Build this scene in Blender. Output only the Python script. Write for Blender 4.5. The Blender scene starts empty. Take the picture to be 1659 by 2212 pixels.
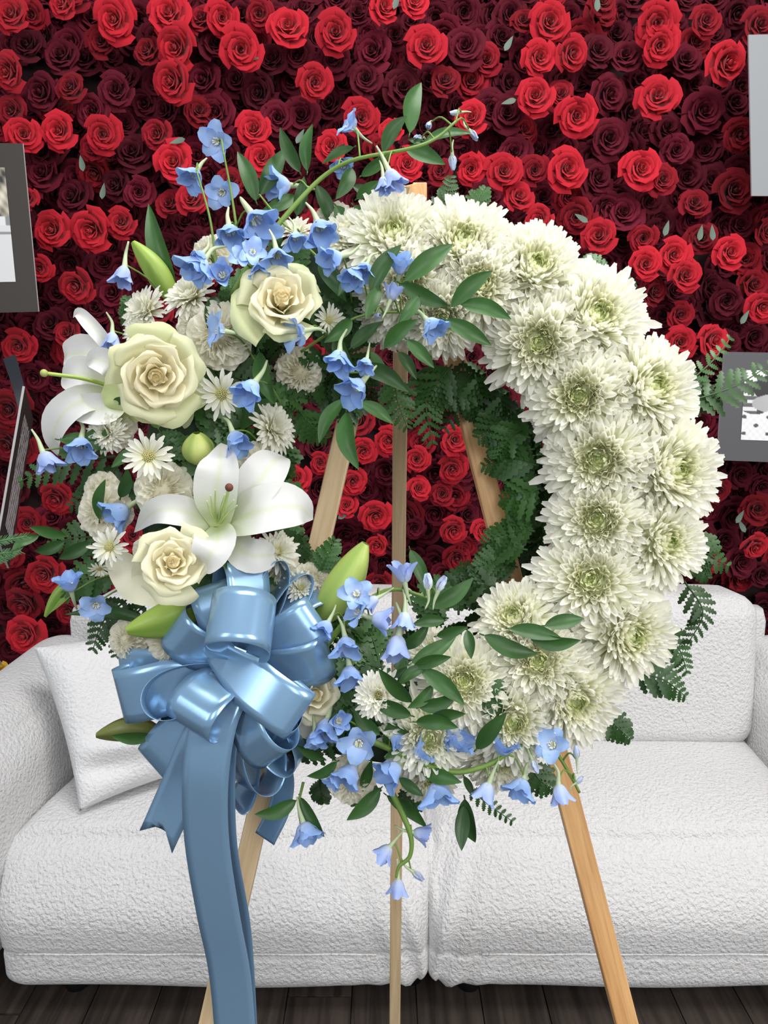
import bpy, math, random
import numpy as np
from mathutils import Vector, Matrix
random.seed(7)
rng = np.random.default_rng(11)
SC = bpy.context.scene
COL = SC.collection
PI = math.pi

# ------------------------------------------------------------------ camera, world, light, exposure
IW, IH, F = 1659.0, 2212.0, 1660.0
CAMH, PITCH = 1.45, math.radians(11)
cam_d = bpy.data.cameras.new('camera')
cam = bpy.data.objects.new('camera', cam_d)
COL.objects.link(cam)
cam.location = (0, 0, CAMH)
cam.rotation_euler = (PI/2 - PITCH, 0, 0)
cam_d.sensor_fit = 'VERTICAL'
cam_d.sensor_height = 36.0
cam_d.lens = 36.0*F/IH
cam_d.clip_start = 0.02
SC.camera = cam

world = bpy.data.worlds.new('room_light')
SC.world = world
world.use_nodes = True
world.node_tree.nodes['Background'].inputs[0].default_value = (0.90, 0.94, 1.0, 1)
world.node_tree.nodes['Background'].inputs[1].default_value = 0.36

def area(name, loc, target, sx, sy, power, col):
    l = bpy.data.lights.new(name, 'AREA')
    l.shape = 'RECTANGLE'; l.size = sx; l.size_y = sy; l.energy = power; l.color = col
    o = bpy.data.objects.new(name, l); COL.objects.link(o)
    o.location = loc
    d = Vector(target) - Vector(loc)
    o.rotation_euler = d.to_track_quat('-Z', 'Y').to_euler()
    return o
# daylight through the shop windows: tall panes behind and to the right of the camera
area('window_light', (2.3, -0.9, 2.3), (0.2, 1.2, 0.9), 1.0, 1.6, 50, (1.0, 0.98, 0.95))
area('window_light', (0.5, -2.0, 2.6), (0.1, 1.5, 0.7), 0.8, 1.6, 27, (0.97, 0.98, 1.0))
area('window_light', (-1.7, -1.3, 2.5), (-0.3, 1.3, 0.7), 0.6, 1.5, 22, (0.93, 0.96, 1.0))
area('ceiling_light', (0.4, 0.7, 3.3), (0.2, 1.2, 0.5), 1.6, 1.0, 50, (1.0, 0.99, 0.97))
SC.view_settings.view_transform = 'Standard'
SC.view_settings.look = 'None'
SC.view_settings.gamma = 1.0
SC.view_settings.use_curve_mapping = False
SC.view_settings.exposure = 0.14

# ------------------------------------------------------------------ pixel helpers
CP, SP = math.cos(PITCH), math.sin(PITCH)
def ray(px, py):
    x = (px - IW/2)/F; y = (IH/2 - py)/F
    return np.array([x, CP + y*SP, -SP + y*CP])
CAMP = np.array([0, 0, CAMH])
def at(px, py, Y):                       # the point on that sight line at distance Y
    d = ray(px, py); return CAMP + d*(Y/d[1])
LEAN = 0.24
PN = np.array([0, -1.0, LEAN]); PN = PN/np.linalg.norm(PN)      # easel plane, leaning back, faces camera
PLANE0 = np.array([0, 1.0 - LEAN*1.63, 0.0])
def W(px, py, off=0.0):                  # the point 'off' metres in front of the easel plane
    d = ray(px, py)
    t = (off + np.dot(PLANE0 - CAMP, PN))/np.dot(d, PN)
    return CAMP + d*t
def nrm(v):
    v = np.asarray(v, float); n = np.linalg.norm(v)
    return v/n if n > 1e-12 else v
RIGHT = np.array([1.0, 0, 0]); UPV = nrm(np.cross(PN, RIGHT)) * 1.0
if UPV[2] < 0: UPV = -UPV
def idir(deg, tow=0.0):                  # direction given as an angle in the picture plus a part toward the viewer
    a = math.radians(deg)
    return nrm(RIGHT*math.cos(a) + UPV*math.sin(a) + PN*tow)

# ------------------------------------------------------------------ object helpers
def tag(o, label=None, cat=None, group=None, kind=None):
    if label: o['label'] = label
    if cat: o['category'] = cat
    if group: o['group'] = group
    if kind: o['kind'] = kind
    return o
def empty(name, loc, label, cat, group=None):
    o = bpy.data.objects.new(name, None); COL.objects.link(o)
    o.location = loc; o.empty_display_size = 0.05
    return tag(o, label, cat, group or ('photo boards hung on the rose wall' if name == 'photo_board' else None))
class MB:
    def __init__(s): s.v = []; s.f = []; s.c = []; s.n = 0
    def add(s, v, f, c=None):
        v = np.asarray(v, float).reshape(-1, 3)
        s.v.append(v); s.f.extend([tuple(i + s.n for i in q) for q in f])
        if c is not None:
            c = np.asarray(c, float)
            if c.ndim == 1: c = np.tile(c, (len(v), 1))
            s.c.append(c)
        s.n += len(v)
    def mesh(s, name, mat, smooth=True):
        me = bpy.data.meshes.new(name)
        V = np.concatenate(s.v)
        me.from_pydata(V.tolist(), [], s.f)
        if smooth: me.polygons.foreach_set('use_smooth', [True]*len(me.polygons))
        if s.c:
            C = np.concatenate(s.c)
            if C.shape[1] == 3: C = np.hstack([C, np.ones((len(C), 1))])
            a = me.color_attributes.new('Col', 'FLOAT_COLOR', 'POINT')
            a.data.foreach_set('color', C.astype(np.float32).ravel())
        me.materials.append(mat)
        me.update()
        return me
def link(name, me, parent=None, loc=None, rot=None, scale=None):
    o = bpy.data.objects.new(name, me); COL.objects.link(o)
    if parent is not None:
        o.parent = parent
    M = Matrix.Identity(4)
    if rot is not None: M = Matrix([[rot[r][c] for c in range(3)] for r in range(3)]).to_4x4()
    if scale is not None: M = M @ Matrix.Diagonal((scale, scale, scale, 1))
    if loc is not None: M = Matrix.Translation(Vector(loc)) @ M
    o.matrix_basis = M
    return o
def frame(n, hint=None, spin=0.0):       # columns x,y,z with z = n
    n = nrm(n)
    h = np.array([0, 0, 1.0]) if hint is None else nrm(hint)
    if abs(np.dot(h, n)) > 0.97: h = np.array([1.0, 0.1, 0])
    x = nrm(np.cross(h, n)); y = np.cross(n, x)
    c, s_ = math.cos(spin), math.sin(spin)
    x2 = x*c + y*s_; y2 = -x*s_ + y*c
    return np.array([x2, y2, n]).T
def grid_faces(nu, nv, wrap=False):
    f = []
    for j in range(nv-1):
        for i in range(nu-1 if not wrap else nu):
            a = j*nu + i; b = j*nu + (i+1) % nu
            f.append((a, b, b+nu, a+nu))
    return f
def spline(P, n):                        # Catmull-Rom through control points
    P = np.asarray(P, float)
    if len(P) == 2: 
        t = np.linspace(0, 1, n)[:, None]; return P[0]*(1-t) + P[1]*t
    Q = np.vstack([2*P[0]-P[1], P, 2*P[-1]-P[-2]])
    out = []
    for t in np.linspace(0, len(P)-1, n):
        i = min(int(t), len(P)-2); u = t - i
        a, b, c, d = Q[i], Q[i+1], Q[i+2], Q[i+3]
        out.append(0.5*((2*b) + (-a+c)*u + (2*a-5*b+4*c-d)*u*u + (-a+3*b-3*c+d)*u**3))
    return np.array(out)
def tangents(P):
    T = np.gradient(P, axis=0)
    return T/np.maximum(np.linalg.norm(T, axis=1, keepdims=True), 1e-9)
def tube(mb, P, r0, r1=None, ns=6, col=None, cap=True):
    P = np.asarray(P, float); r1 = r0 if r1 is None else r1
    n = len(P); T = tangents(P)
    h = np.array([0, 0, 1.0]) if abs(T[0][2]) < 0.9 else np.array([1.0, 0, 0])
    V = []
    for i in range(n):
        x = nrm(h - T[i]*np.dot(h, T[i])); h = x
        y = np.cross(T[i], x); r = r0 + (r1-r0)*i/(n-1)
        for k in range(ns):
            a = 2*PI*k/ns; V.append(P[i] + x*r*math.cos(a) + y*r*math.sin(a))
    f = grid_faces(ns, n, True)
    if cap:
        f.append(tuple(range(ns-1, -1, -1))); f.append(tuple((n-1)*ns + k for k in range(ns)))
    mb.add(V, f, col)
def blade(mb, P, width, N, prof, nu=5, cup=0.0, col=None, ruffle=0.0, rphase=0.0, colf=None):
    """a leaf or petal swept along P; prof(t) gives the half-width share, cup lifts the edges toward N"""
    P = np.asarray(P, float); n = len(P); T = tangents(P); V = []; C = []
    for i in range(n):
        t = i/(n-1)
        nn = N[i] if np.ndim(N) == 2 else N
        s = nrm(np.cross(T[i], nn)); m = np.cross(s, T[i])
        w = width*prof(t)/2
        for k in range(nu):
            u = -1 + 2*k/(nu-1)
            z = cup*w*(u*u) + ruffle*w*abs(u)**1.5*math.sin(t*17 + rphase + (2.1 if u > 0 else 0))
            V.append(P[i] + s*w*u + m*z)
            if colf: C.append(colf(t, u))
    mb.add(V, grid_faces(nu, n), np.array(C) if colf else col)
def box_mb(mb, c, h, R=None, col=None, bev=0.0):
    c = np.asarray(c, float); R = np.eye(3) if R is None else R
    V = []
    for z in (-1, 1):
        for y in (-1, 1):
            for x in (-1, 1): V.append(c + R @ np.array([x*h[0], y*h[1], z*h[2]]))
    mb.add(V, [(0,2,3,1), (4,5,7,6), (0,1,5,4), (2,6,7,3), (0,4,6,2), (1,3,7,5)], col)
def bevel_mod(o, w, seg=2):
    m = o.modifiers.new('bevel', 'BEVEL'); m.width = w; m.segments = seg; m.limit_method = 'ANGLE'; return o

# ------------------------------------------------------------------ materials
def mat(name, col=(0.5, 0.5, 0.5), rough=0.6, attr=False, trans=0.0, metal=0.0, spec=0.5, sheen=0.0,
        bump=None, var=0.0, varscale=20.0, objvar=0.0, coat=0.0, aniso=0.0, sss=0.0):
    m = bpy.data.materials.new(name); m.use_nodes = True
    nt = m.node_tree; N = nt.nodes; L = nt.links
    b = N['Principled BSDF']; out = N['Material Output']
    b.inputs['Roughness'].default_value = rough
    b.inputs['Metallic'].default_value = metal
    b.inputs['Specular IOR Level'].default_value = spec
    b.inputs['Sheen Weight'].default_value = sheen
    b.inputs['Coat Weight'].default_value = coat
    b.inputs['Anisotropic'].default_value = aniso
    if attr:
        a = N.new('ShaderNodeAttribute'); a.attribute_name = 'Col'; src = a.outputs['Color']
    else:
        r = N.new('ShaderNodeRGB'); r.outputs[0].default_value = (*col, 1); src = r.outputs[0]
    tc = N.new('ShaderNodeTexCoord')
    if var > 0:
        no = N.new('ShaderNodeTexNoise'); no.inputs['Scale'].default_value = varscale; no.inputs['Detail'].default_value = 3
        L.new(tc.outputs['Object'], no.inputs['Vector'])
        mr = N.new('ShaderNodeMapRange'); mr.inputs['To Min'].default_value = 1-var; mr.inputs['To Max'].default_value = 1+var
        L.new(no.outputs['Fac'], mr.inputs['Value'])
        mx = N.new('ShaderNodeVectorMath'); mx.operation = 'SCALE'
        L.new(src, mx.inputs[0]); L.new(mr.outputs[0], mx.inputs['Scale']); src = mx.outputs[0]
    if objvar > 0:
        oi = N.new('ShaderNodeObjectInfo')
        mr = N.new('ShaderNodeMapRange'); mr.inputs['To Min'].default_value = 1-objvar; mr.inputs['To Max'].default_value = 1+objvar
        L.new(oi.outputs['Random'], mr.inputs['Value'])
        mx = N.new('ShaderNodeVectorMath'); mx.operation = 'SCALE'
        L.new(src, mx.inputs[0]); L.new(mr.outputs[0], mx.inputs['Scale']); src = mx.outputs[0]
    L.new(src, b.inputs['Base Color'])
    if sheen > 0: b.inputs['Sheen Roughness'].default_value = 0.5
    if bump:
        kind, scale, strength, dist = bump
        bp = N.new('ShaderNodeBump'); bp.inputs['Strength'].default_value = strength; bp.inputs['Distance'].default_value = dist
        if kind == 'noise':
            t = N.new('ShaderNodeTexNoise'); t.inputs['Scale'].default_value = scale; t.inputs['Detail'].default_value = 4
            h = t.outputs['Fac']
        else:
            t = N.new('ShaderNodeTexVoronoi'); t.inputs['Scale'].default_value = scale; h = t.outputs['Distance']
        L.new(tc.outputs['Object'], t.inputs['Vector']); L.new(h, bp.inputs['Height'])
        L.new(bp.outputs[0], b.inputs['Normal'])
    if trans > 0:
        tr = N.new('ShaderNodeBsdfTranslucent'); mix = N.new('ShaderNodeMixShader'); mix.inputs[0].default_value = trans
        L.new(src, tr.inputs['Color']); L.new(b.outputs[0], mix.inputs[1]); L.new(tr.outputs[0], mix.inputs[2])
        L.new(mix.outputs[0], out.inputs['Surface'])
    return m
M_RED = mat('red_silk', (0.50, 0.016, 0.030), 0.85, spec=0.15, objvar=0.22, trans=0.12, sheen=0.15, var=0.15, varscale=40)
M_MID = mat('deep_red_silk', (0.25, 0.009, 0.018), 0.85, spec=0.15, objvar=0.3, trans=0.08, sheen=0.1, var=0.15, varscale=40)
M_BUR = mat('burgundy_silk', (0.105, 0.006, 0.016), 0.8, spec=0.15, objvar=0.4, sheen=0.03, var=0.2, varscale=40)
M_BACK = mat('dark_panel', (0.02, 0.004, 0.006), 0.9)
M_MUM = mat('mum_petal', attr=True, rough=0.5, trans=0.42, spec=0.35)
M_WROSE = mat('white_rose_petal', attr=True, rough=0.5, trans=0.32, spec=0.35, bump=('noise', 60, 0.12, 0.002))
M_LILY = mat('lily_petal', attr=True, rough=0.42, trans=0.22, spec=0.4, bump=('noise', 50, 0.12, 0.002))
M_CARN = mat('carnation_petal', attr=True, rough=0.7, trans=0.5, spec=0.25)
M_DELPH = mat('delphinium_petal', attr=True, rough=0.5, trans=0.25, spec=0.3, objvar=0.12, var=0.18, varscale=60)
M_STEM = mat('stem_green', (0.14, 0.24, 0.04), 0.5)
M_SPUR = mat('spur_green', (0.42, 0.50, 0.30), 0.6, var=0.2, varscale=120)
M_LEAF = mat('ruscus_green', (0.032, 0.095, 0.020), 0.40, trans=0.08, spec=0.35, objvar=0.3, var=0.3, varscale=60, bump=('noise', 160, 0.1, 0.001))
M_FERN = mat('fern_green', (0.034, 0.100, 0.020), 0.42, trans=0.12, spec=0.45, objvar=0.4, var=0.25, varscale=40)
M_BUD = mat('bud_green', attr=True, rough=0.4, trans=0.1, spec=0.45)
M_FOAM = mat('foam_green', (0.012, 0.03, 0.012), 0.9)
M_RIB = mat('satin_blue', (0.235, 0.40, 0.585), 0.24, metal=0.5, spec=0.7, bump=('noise', 30, 0.05, 0.002), aniso=0.5)
M_SOFA = mat('white_boucle', (0.70, 0.69, 0.685), 0.95, spec=0.15, sheen=0.3, bump=('noise', 125, 0.9, 0.010), var=0.10, varscale=150)
M_PILLOW = mat('white_pillow_boucle', (0.745, 0.74, 0.74), 0.95, spec=0.15, sheen=0.3, bump=('noise', 130, 0.8, 0.006), var=0.07, varscale=160)
M_DARKM = mat('dark_metal', (0.06, 0.06, 0.065), 0.35, metal=0.8)
M_MAT = mat('dark_mat_board', (0.042, 0.036, 0.030), 0.6)
M_MAT2 = mat('grey_mat_board', (0.085, 0.085, 0.09), 0.6)
M_MAT3 = mat('light_grey_board', (0.25, 0.26, 0.27), 0.6)
M_EDGE = mat('board_edge', (0.5, 0.48, 0.48), 0.7)
M_PRINT = mat('printed_photo', attr=True, rough=0.35)
M_BLKRIB = mat('black_ribbon', (0.015, 0.018, 0.024), 0.35)
M_WALL = mat('beige_wall', (0.45, 0.38, 0.27), 0.85, bump=('noise', 80, 0.1, 0.001))
M_BROWN = mat('anther_brown', (0.13, 0.035, 0.02), 0.7)
M_YEL = mat('yellow_petal', (0.8, 0.45, 0.03), 0.6)

def wood(name, c1, c2, rough, scale, axis=2):
    m = bpy.data.materials.new(name); m.use_nodes = True
    nt = m.node_tree; N = nt.nodes; L = nt.links; b = N['Principled BSDF']; b.inputs['Roughness'].default_value = rough
    tc = N.new('ShaderNodeTexCoord'); mp = N.new('ShaderNodeMapping')
    s = [scale]*3; s[axis] = scale*0.05; mp.inputs['Scale'].default_value = s
    oi = N.new('ShaderNodeObjectInfo'); ad = N.new('ShaderNodeVectorMath'); ad.operation = 'ADD'
    ml = N.new('ShaderNodeMath'); ml.operation = 'MULTIPLY'; ml.inputs[1].default_value = 13.0
    L.new(oi.outputs['Random'], ml.inputs[0]); L.new(tc.outputs['Object'], ad.inputs[0]); L.new(ml.outputs[0], ad.inputs[1])
    L.new(ad.outputs[0], mp.inputs['Vector'])
    no = N.new('ShaderNodeTexNoise'); no.inputs['Scale'].default_value = 1.0; no.inputs['Detail'].default_value = 5
    no.inputs['Distortion'].default_value = 0.6
    L.new(mp.outputs[0], no.inputs['Vector'])
    cr = N.new('ShaderNodeValToRGB'); cr.color_ramp.elements[0].position = 0.35; cr.color_ramp.elements[1].position = 0.65
    cr.color_ramp.elements[0].color = (*c1, 1); cr.color_ramp.elements[1].color = (*c2, 1)
    L.new(no.outputs['Fac'], cr.inputs[0]); L.new(cr.outputs[0], b.inputs['Base Color'])
    bp = N.new('ShaderNodeBump'); bp.inputs['Strength'].default_value = 0.15; bp.inputs['Distance'].default_value = 0.002
    L.new(no.outputs['Fac'], bp.inputs['Height']); L.new(bp.outputs[0], b.inputs['Normal'])
    return m
M_PINE = wood('pine_wood', (0.52, 0.37, 0.20), (0.66, 0.50, 0.31), 0.55, 130)
M_OAK = wood('warm_pine_wood', (0.50, 0.25, 0.09), (0.68, 0.40, 0.17), 0.5, 130)
M_FLOOR = wood('dark_floor_wood', (0.022, 0.017, 0.014), (0.060, 0.046, 0.038), 0.38, 40, 1)

# ------------------------------------------------------------------ the room shell
floor = link('floor', (lambda mb: (box_mb(mb, (0, 0.6, -0.03), (2.6, 2.6, 0.02)), mb.mesh('floor', M_FLOOR, False))[1])(MB()))
floor['kind'] = 'structure'
mb = MB(); box_mb(mb, (0, 0, 0), (0.0735, 0.60, 0.008)); plank_me = mb.mesh('plank', M_FLOOR, False)
for i in range(17):
    x = -1.2 + i*0.15
    off = (i*0.37) % 0.9
    for j in range(3):
        o = link('plank', plank_me, floor, (x, 0.15 + off + j*1.206 - 0.6 + 0.6, -0.008))
mb = MB(); box_mb(mb, (0, 2.72, 1.4), (2.6, 0.04, 1.5)); wb = link('wall_back', mb.mesh('wall_back', M_WALL, False)); wb['kind'] = 'structure'
mb = MB(); box_mb(mb, (0, 2.665, 0.06), (2.6, 0.012, 0.06)); bb = link('baseboard_back', mb.mesh('baseboard_back', mat('white_paint', (0.7, 0.68, 0.64), 0.5), False)); bb['kind'] = 'structure'

# ------------------------------------------------------------------ sofa
def rbox(name, c, h, r, mt, parent, n=22, bulge=(0, 0, 0), R=None, fn=None):
    """box with rounded edges, sides swelling by bulge, made on a subdivided cube"""
    V = []; Fc = []; idx = {}
    def vid(p):
        k = tuple(np.round(p, 6))
        if k not in idx: idx[k] = len(V); V.append(p)
        return idx[k]
    lin = np.linspace(-1, 1, n)
    lin = np.sign(lin)*np.abs(lin)**0.8
    for ax in range(3):
        for sg in (-1, 1):
            a, b = [(1, 2), (2, 0), (0, 1)][ax]
            for i in range(n-1):
                for j in range(n-1):
                    q = []
                    for (u, v) in ((i, j), (i+1, j), (i+1, j+1), (i, j+1)):
                        p = np.zeros(3); p[ax] = sg; p[a] = lin[u]; p[b] = lin[v]; q.append(vid(p))
                    Fc.append(tuple(q) if sg > 0 else tuple(q[::-1]))
    V = np.array(V); h = np.array(h); P = V*h
    inner = np.clip(P, -(h-r), h-r)
    d = P - inner; L = np.linalg.norm(d, axis=1, keepdims=True); L[L < 1e-9] = 1
    P = inner + d/L*r*np.where(np.linalg.norm(d, axis=1, keepdims=True) > 1e-9, 1, 0)
    for ax in range(3):
        a, b = [(1, 2), (2, 0), (0, 1)][ax]
        P[:, ax] += V[:, ax]*bulge[ax]*np.cos(V[:, a]*PI/2)**0.7*np.cos(V[:, b]*PI/2)**0.7 if bulge[ax] else 0
    if fn is not None: P = fn(P, V)
    mb = MB()
    if R is not None: P = P @ np.asarray(R).T
    mb.add(P, Fc)
    return link(name, mb.mesh(name, mt), parent, c)
def rotx(a): c, s = math.cos(a), math.sin(a); return np.array([[1, 0, 0], [0, c, -s], [0, s, c]])
def rotz(a): c, s = math.cos(a), math.sin(a); return np.array([[c, -s, 0], [s, c, 0], [0, 0, 1]])
def roty(a): c, s = math.cos(a), math.sin(a); return np.array([[c, 0, s], [0, 1, 0], [-s, 0, c]])
sofa = empty('sofa', (0.1, 1.85, 0), 'white boucle two-seat sofa behind the floral wreath and against the rose wall', 'sofa')
def sofap(p): return (p[0]-0.1, p[1]-1.85, p[2])
def seat_fn(side):
    def fn(P, V):
        P = P.copy()
        fr_ = np.clip(-V[:, 1], 0, 1)
        t = np.clip((P[:, 2]+0.03)/0.20, 0, 1)
        P[:, 1] += 0.085*t**2*fr_
        P[:, 2] -= 0.022*np.clip(V[:, 2], 0, 1)*fr_**3
        P[:, 1] -= 0.012*np.exp(-((P[:, 2]-0.02)/0.08)**2)*fr_
        P[:, 1] += 0.006*np.exp(-((P[:, 2]+0.075)/0.006)**2)*fr_
        inner = np.clip((V[:, 0]*side + 1)/2, 0, 1)
        e = np.exp(-((1-inner)/0.11)**2)*fr_
        P[:, 1] += e*(0.010*np.sin(V[:, 2]*5 + inner*90) + 0.03*t)
        P[:, 2] -= 0.02*np.exp(-((1-inner)/0.05)**2)*np.clip(V[:, 2], 0, 1)
        P[:, 2] += 0.004*np.sin(P[:, 0]*9 + 1)*np.cos(P[:, 1]*11)
        outer = 1-inner
        P[:, 0] -= side*0.05*np.clip(outer-0.75, 0, 1)/0.25*fr_
        return P
    return fn
ZS = 0.43
for side, x0, x1 in ((1, -0.815, 0.103), (-1, 0.097, 1.03)):
    c = ((x0+x1)/2, 1.80, 0.235); h = ((x1-x0)/2, 0.315, 0.180)
    s_ = rbox('seat_cushion', sofap(c), h, 0.05, M_SOFA, sofa, 56, (0.0, 0.0, 0.018), fn=seat_fn(side))
    mb = MB(); tube(mb, [((x0 if side > 0 else x0+0.12) + t*((x1-x0)-0.12) - 0.1, 1.483-1.85, 0.164 + 0.001*math.sin(t*30)) for t in np.linspace(0, 1, 20)], 0.0025, ns=6)
    link('seam_piping', mb.mesh('seam_piping', M_SOFA), sofa)
    rbox('back_cushion', sofap(((x0+x1)/2, 2.09, 0.60)), ((x1-x0)/2 + 0.004, 0.12, 0.215), 0.065, M_SOFA, sofa, 30, (0, 0.02, 0.01), R=rotx(-0.10))
for sx in (-1, 1):
    cx = -0.955 if sx < 0 else 1.175
    def armf(P, V, sx=sx):
        P = P.copy()
        t = np.clip((V[:, 1]+1)/2, 0, 1)
        P[:, 2] += np.clip(V[:, 2], 0, 1)*(0.05*t - 0.02)
        return P
    rbox('armrest', sofap((cx + sx*0.02, 1.86, 0.345)), (0.148, 0.42, 0.285), 0.14, M_SOFA, sofa, 30, (0.012, 0, 0.01), fn=armf, R=rotz(sx*0.11))
rbox('back_frame', sofap((0.1, 2.19, 0.42)), (1.03, 0.05, 0.33), 0.04, M_SOFA, sofa, 12)
mb = MB(); tube(mb, [(0, 0, 0), (0, 0, 0.075)], 0.026, 0.030, 20); leg_me = mb.mesh('sofa_leg', M_DARKM, True)
for px, yy in ((45, 1.62), (168, 1.58), (888, 1.60), (1012, 1.58)):
    p = at(px, 2120, yy); link('sofa_leg', leg_me, sofa, sofap((p[0], yy, 0)))

# throw pillow leaning on the left arm
def pillow(corners, thick):
    A, B, C, D = [np.asarray(c, float) for c in corners]   # TL, TR, BR, BL
    nn = nrm(np.cross(B-D, A-C)); 
    if nn[1] > 0: nn = -nn
    n = 70; V = []; 
    for sgn in (1, -1):
        for j in range(n):
            for i in range(n):
                u = i/(n-1); v = j/(n-1)
                U, Vv = 2*u-1, 2*v-1
                pinch_u = U*(1-0.07*(1-Vv*Vv)); pinch_v = Vv*(1-0.07*(1-U*U))
                a, b = (pinch_u+1)/2, (pinch_v+1)/2
                p = (A*(1-a)+B*a)*(1-b) + (D*(1-a)+C*a)*b
                t = thick*(max(0, 1-U**4)*max(0, 1-Vv**4))**0.5
                w = 0.026*math.sin((v*0.9-u*0.30)*24)*math.exp(-((v-0.80+0.10*u)/0.12)**2)*math.exp(-((u-0.35)/0.40)**2) + 0.008*math.sin(v*5+u*7)
                w += 0.004*math.sin(u*9+v*4)
                edge = (1-U**6)*(1-Vv**6)
                V.append(p + nn*(sgn*t + (w*edge if sgn > 0 else 0)))
    f = [tuple(q) for q in grid_faces(n, n)]
    f2 = [tuple(i+n*n for i in q[::-1]) for q in grid_faces(n, n)]
    mb = MB(); mb.add(V, f+f2); return mb
pc = [at(72, 1398, 1.80), at(420, 1330, 2.00), at(520, 1640, 1.80), at(172, 1752, 1.62)]
pb = pillow(pc, 0.062)
me = pb.mesh('throw_pillow', M_PILLOW)
o = link('throw_pillow', me); tag(o, 'square white boucle throw pillow slumped in the left corner of the sofa', 'pillow')
m = o.modifiers.new('weld', 'WELD'); m.merge_threshold = 0.0012

# ------------------------------------------------------------------ roses
def rose_parts(R, n, seed, H=0.75, ruff=0.04, openness=1.0, nu=7, nv=6, centre=1.0):
    """petals of a rose facing +Z: list of (verts, faces, ring share)"""
    rg = random.Random(seed); out = []
    for i in range(n):
        f = i/(n-1)
        a = i*2.39996 + rg.uniform(-.25, .25)
        rim = R*(0.07 + 0.86*f**0.95*openness)*rg.uniform(.93, 1.05)
        zt = R*H*(1 - 0.10*(1-f) - 0.62*f**2.6) * rg.uniform(.95, 1.05)
        hw = 1.35 - 0.60*f + rg.uniform(-.1, .1)
        roll = R*(0.02 + 0.16*f**1.3)*rg.uniform(.6, 1.3)
        spir = 0.14*(1-f*0.4)
        V = []
        ph = rg.uniform(0, 6)
        pk = rg.uniform(-.4, .4)
        for j in range(nv):
            v = j/(nv-1)
            for k in range(nu):
                u = -1 + 2*k/(nu-1)
                body = min(v/0.82, 1.0)
                r = rim*(0.30 + 0.70*body**0.75)*(1 + spir*u)
                z = zt*(body**0.9)*(1 - 0.22*abs(u)**2.5)
                if v > 0.75:
                    q = (v-0.75)/0.25
                    r += roll*q*(1-0.3*abs(u)); z -= roll*0.55*q*q
                    z += R*ruff*math.sin(u*5+ph)*q; r += R*ruff*0.8*math.sin(u*7+ph*2)*q
                    r += R*0.06*q*f*max(0, 1-abs(u-pk)*3)
                ang = a + u*hw
                V.append((r*math.cos(ang), r*math.sin(ang), z - R*0.35))
        out.append((np.array(V), grid_faces(nu, nv), f))
    # tight spiral heart
    V = []; nt = 22
    for j in range(3):
        for k in range(nt):
            t = k/(nt-1); ang = t*4.2*PI
            r = R*(0.012 + 0.11*t)*centre; V.append((r*math.cos(ang), r*math.sin(ang), R*(H*(0.45 + 0.28*j) - 0.35 - 0.05*t*(j == 2))))
    out.append((np.array(V), grid_faces(nt, 3), 0.0))
    return out
rose_me = {}
for key, m_ in (('r', M_RED), ('m', M_MID), ('b', M_BUR)):
    for s in range(5):
        mb = MB()
        for V, fc, f in rose_parts(1.0, 19, 100+s, H=0.85, ruff=0.035, openness=1.0, nu=6, nv=5): mb.add(V, fc)
        rose_me[key, s] = mb.mesh('silk_rose', m_)
bright = '''25,32,38 135,8,32 247,42,45 365,30,48 480,38,38 435,40,32m 382,103,48 318,110,32m 373,177,48 520,107,44 622,58,45 725,70,44 18,155,40
220,90,34m 152,190,32m 132,122,42b 680,178,38 52,290,38 128,283,40 222,290,38 25,240,32m 200,320,30m 340,290,35m 285,330,42b 375,350,42 548,278,38
465,245,46b 430,240,34m 565,340,38 415,430,38 368,440,34m 93,375,42b 158,425,40b 112,497,42 198,497,48 262,480,34 165,618,40 85,580,30 60,430,24
320,560,28m 780,255,38 715,315,34 650,250,42b 845,280,26 500,390,30m 805,112,42b 300,415,34b 920,100,42 1187,48,44 1165,125,38 1235,115,38 1157,208,42
960,175,36m 870,190,44b 1005,100,42b 1060,235,40b 1095,245,42b 1245,250,46 1212,205,32m 1315,205,42b 1315,300,44b 1130,45,28m 1420,50,46 1425,98,38
1525,45,34m 1570,135,46 1640,55,40m 1420,210,46 1520,240,46b 1600,290,38m 1018,255,38 1018,365,34 1088,370,38 1225,365,46 1155,368,32m 1383,365,46
1430,388,34m 1585,412,46m 1120,425,34 1165,475,32 1245,468,38m 1293,510,38 1345,460,42b 1395,570,36 1390,515,32m 1455,550,36 1480,595,38 1515,515,36m
1577,545,37 1412,630,32m 1648,662,34 1655,500,26m 1460,325,36b 1500,440,34m 880,355,36 950,370,28m 1540,735,38 1470,740,36 1470,680,30m 1575,740,28b
1570,650,38b 895,5,32 1300,5,30m 830,15,34 40,748,38 20,885,46m 20,960,40m 110,700,38b 145,720,30m 75,815,34b 150,860,30b 122,1077,38 60,1130,32m
97,1241,42 15,1200,34m 53,1305,42m 55,1372,44 150,1320,34m 637,1035,36 692,1000,25 695,1100,28b 785,975,30 840,952,34 900,992,30 982,950,34 977,1013,32
762,1040,32 747,1092,27 812,1115,36 905,1055,28 955,1067,28m 895,1140,26b 980,1145,32 815,1178,26 988,1205,32m 1045,1145,26 1005,1182,24m 820,1262,30m
760,1200,28b 905,890,30b 960,1240,30b 1040,1235,28m 1550,1060,30m 1635,1100,36m 1630,1180,32 1600,1215,36b 1535,1215,24m 1515,1155,30b 1645,1240,30b
1600,1025,30b 1645,1050,30b 640,120,40b 560,30,32m 790,170,36b 1290,110,38b 1110,330,40b 1350,120,36b 1480,130,38b 1290,385,38b 1310,450,40b
560,200,42b 600,255,38b 440,175,42b 250,195,40b 60,100,40b 90,200,42b 720,130,38b 585,130,36b 465,95,38b 200,240,38b 250,400,36b 90,330,38b'''
RWALL = 2.42
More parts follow.
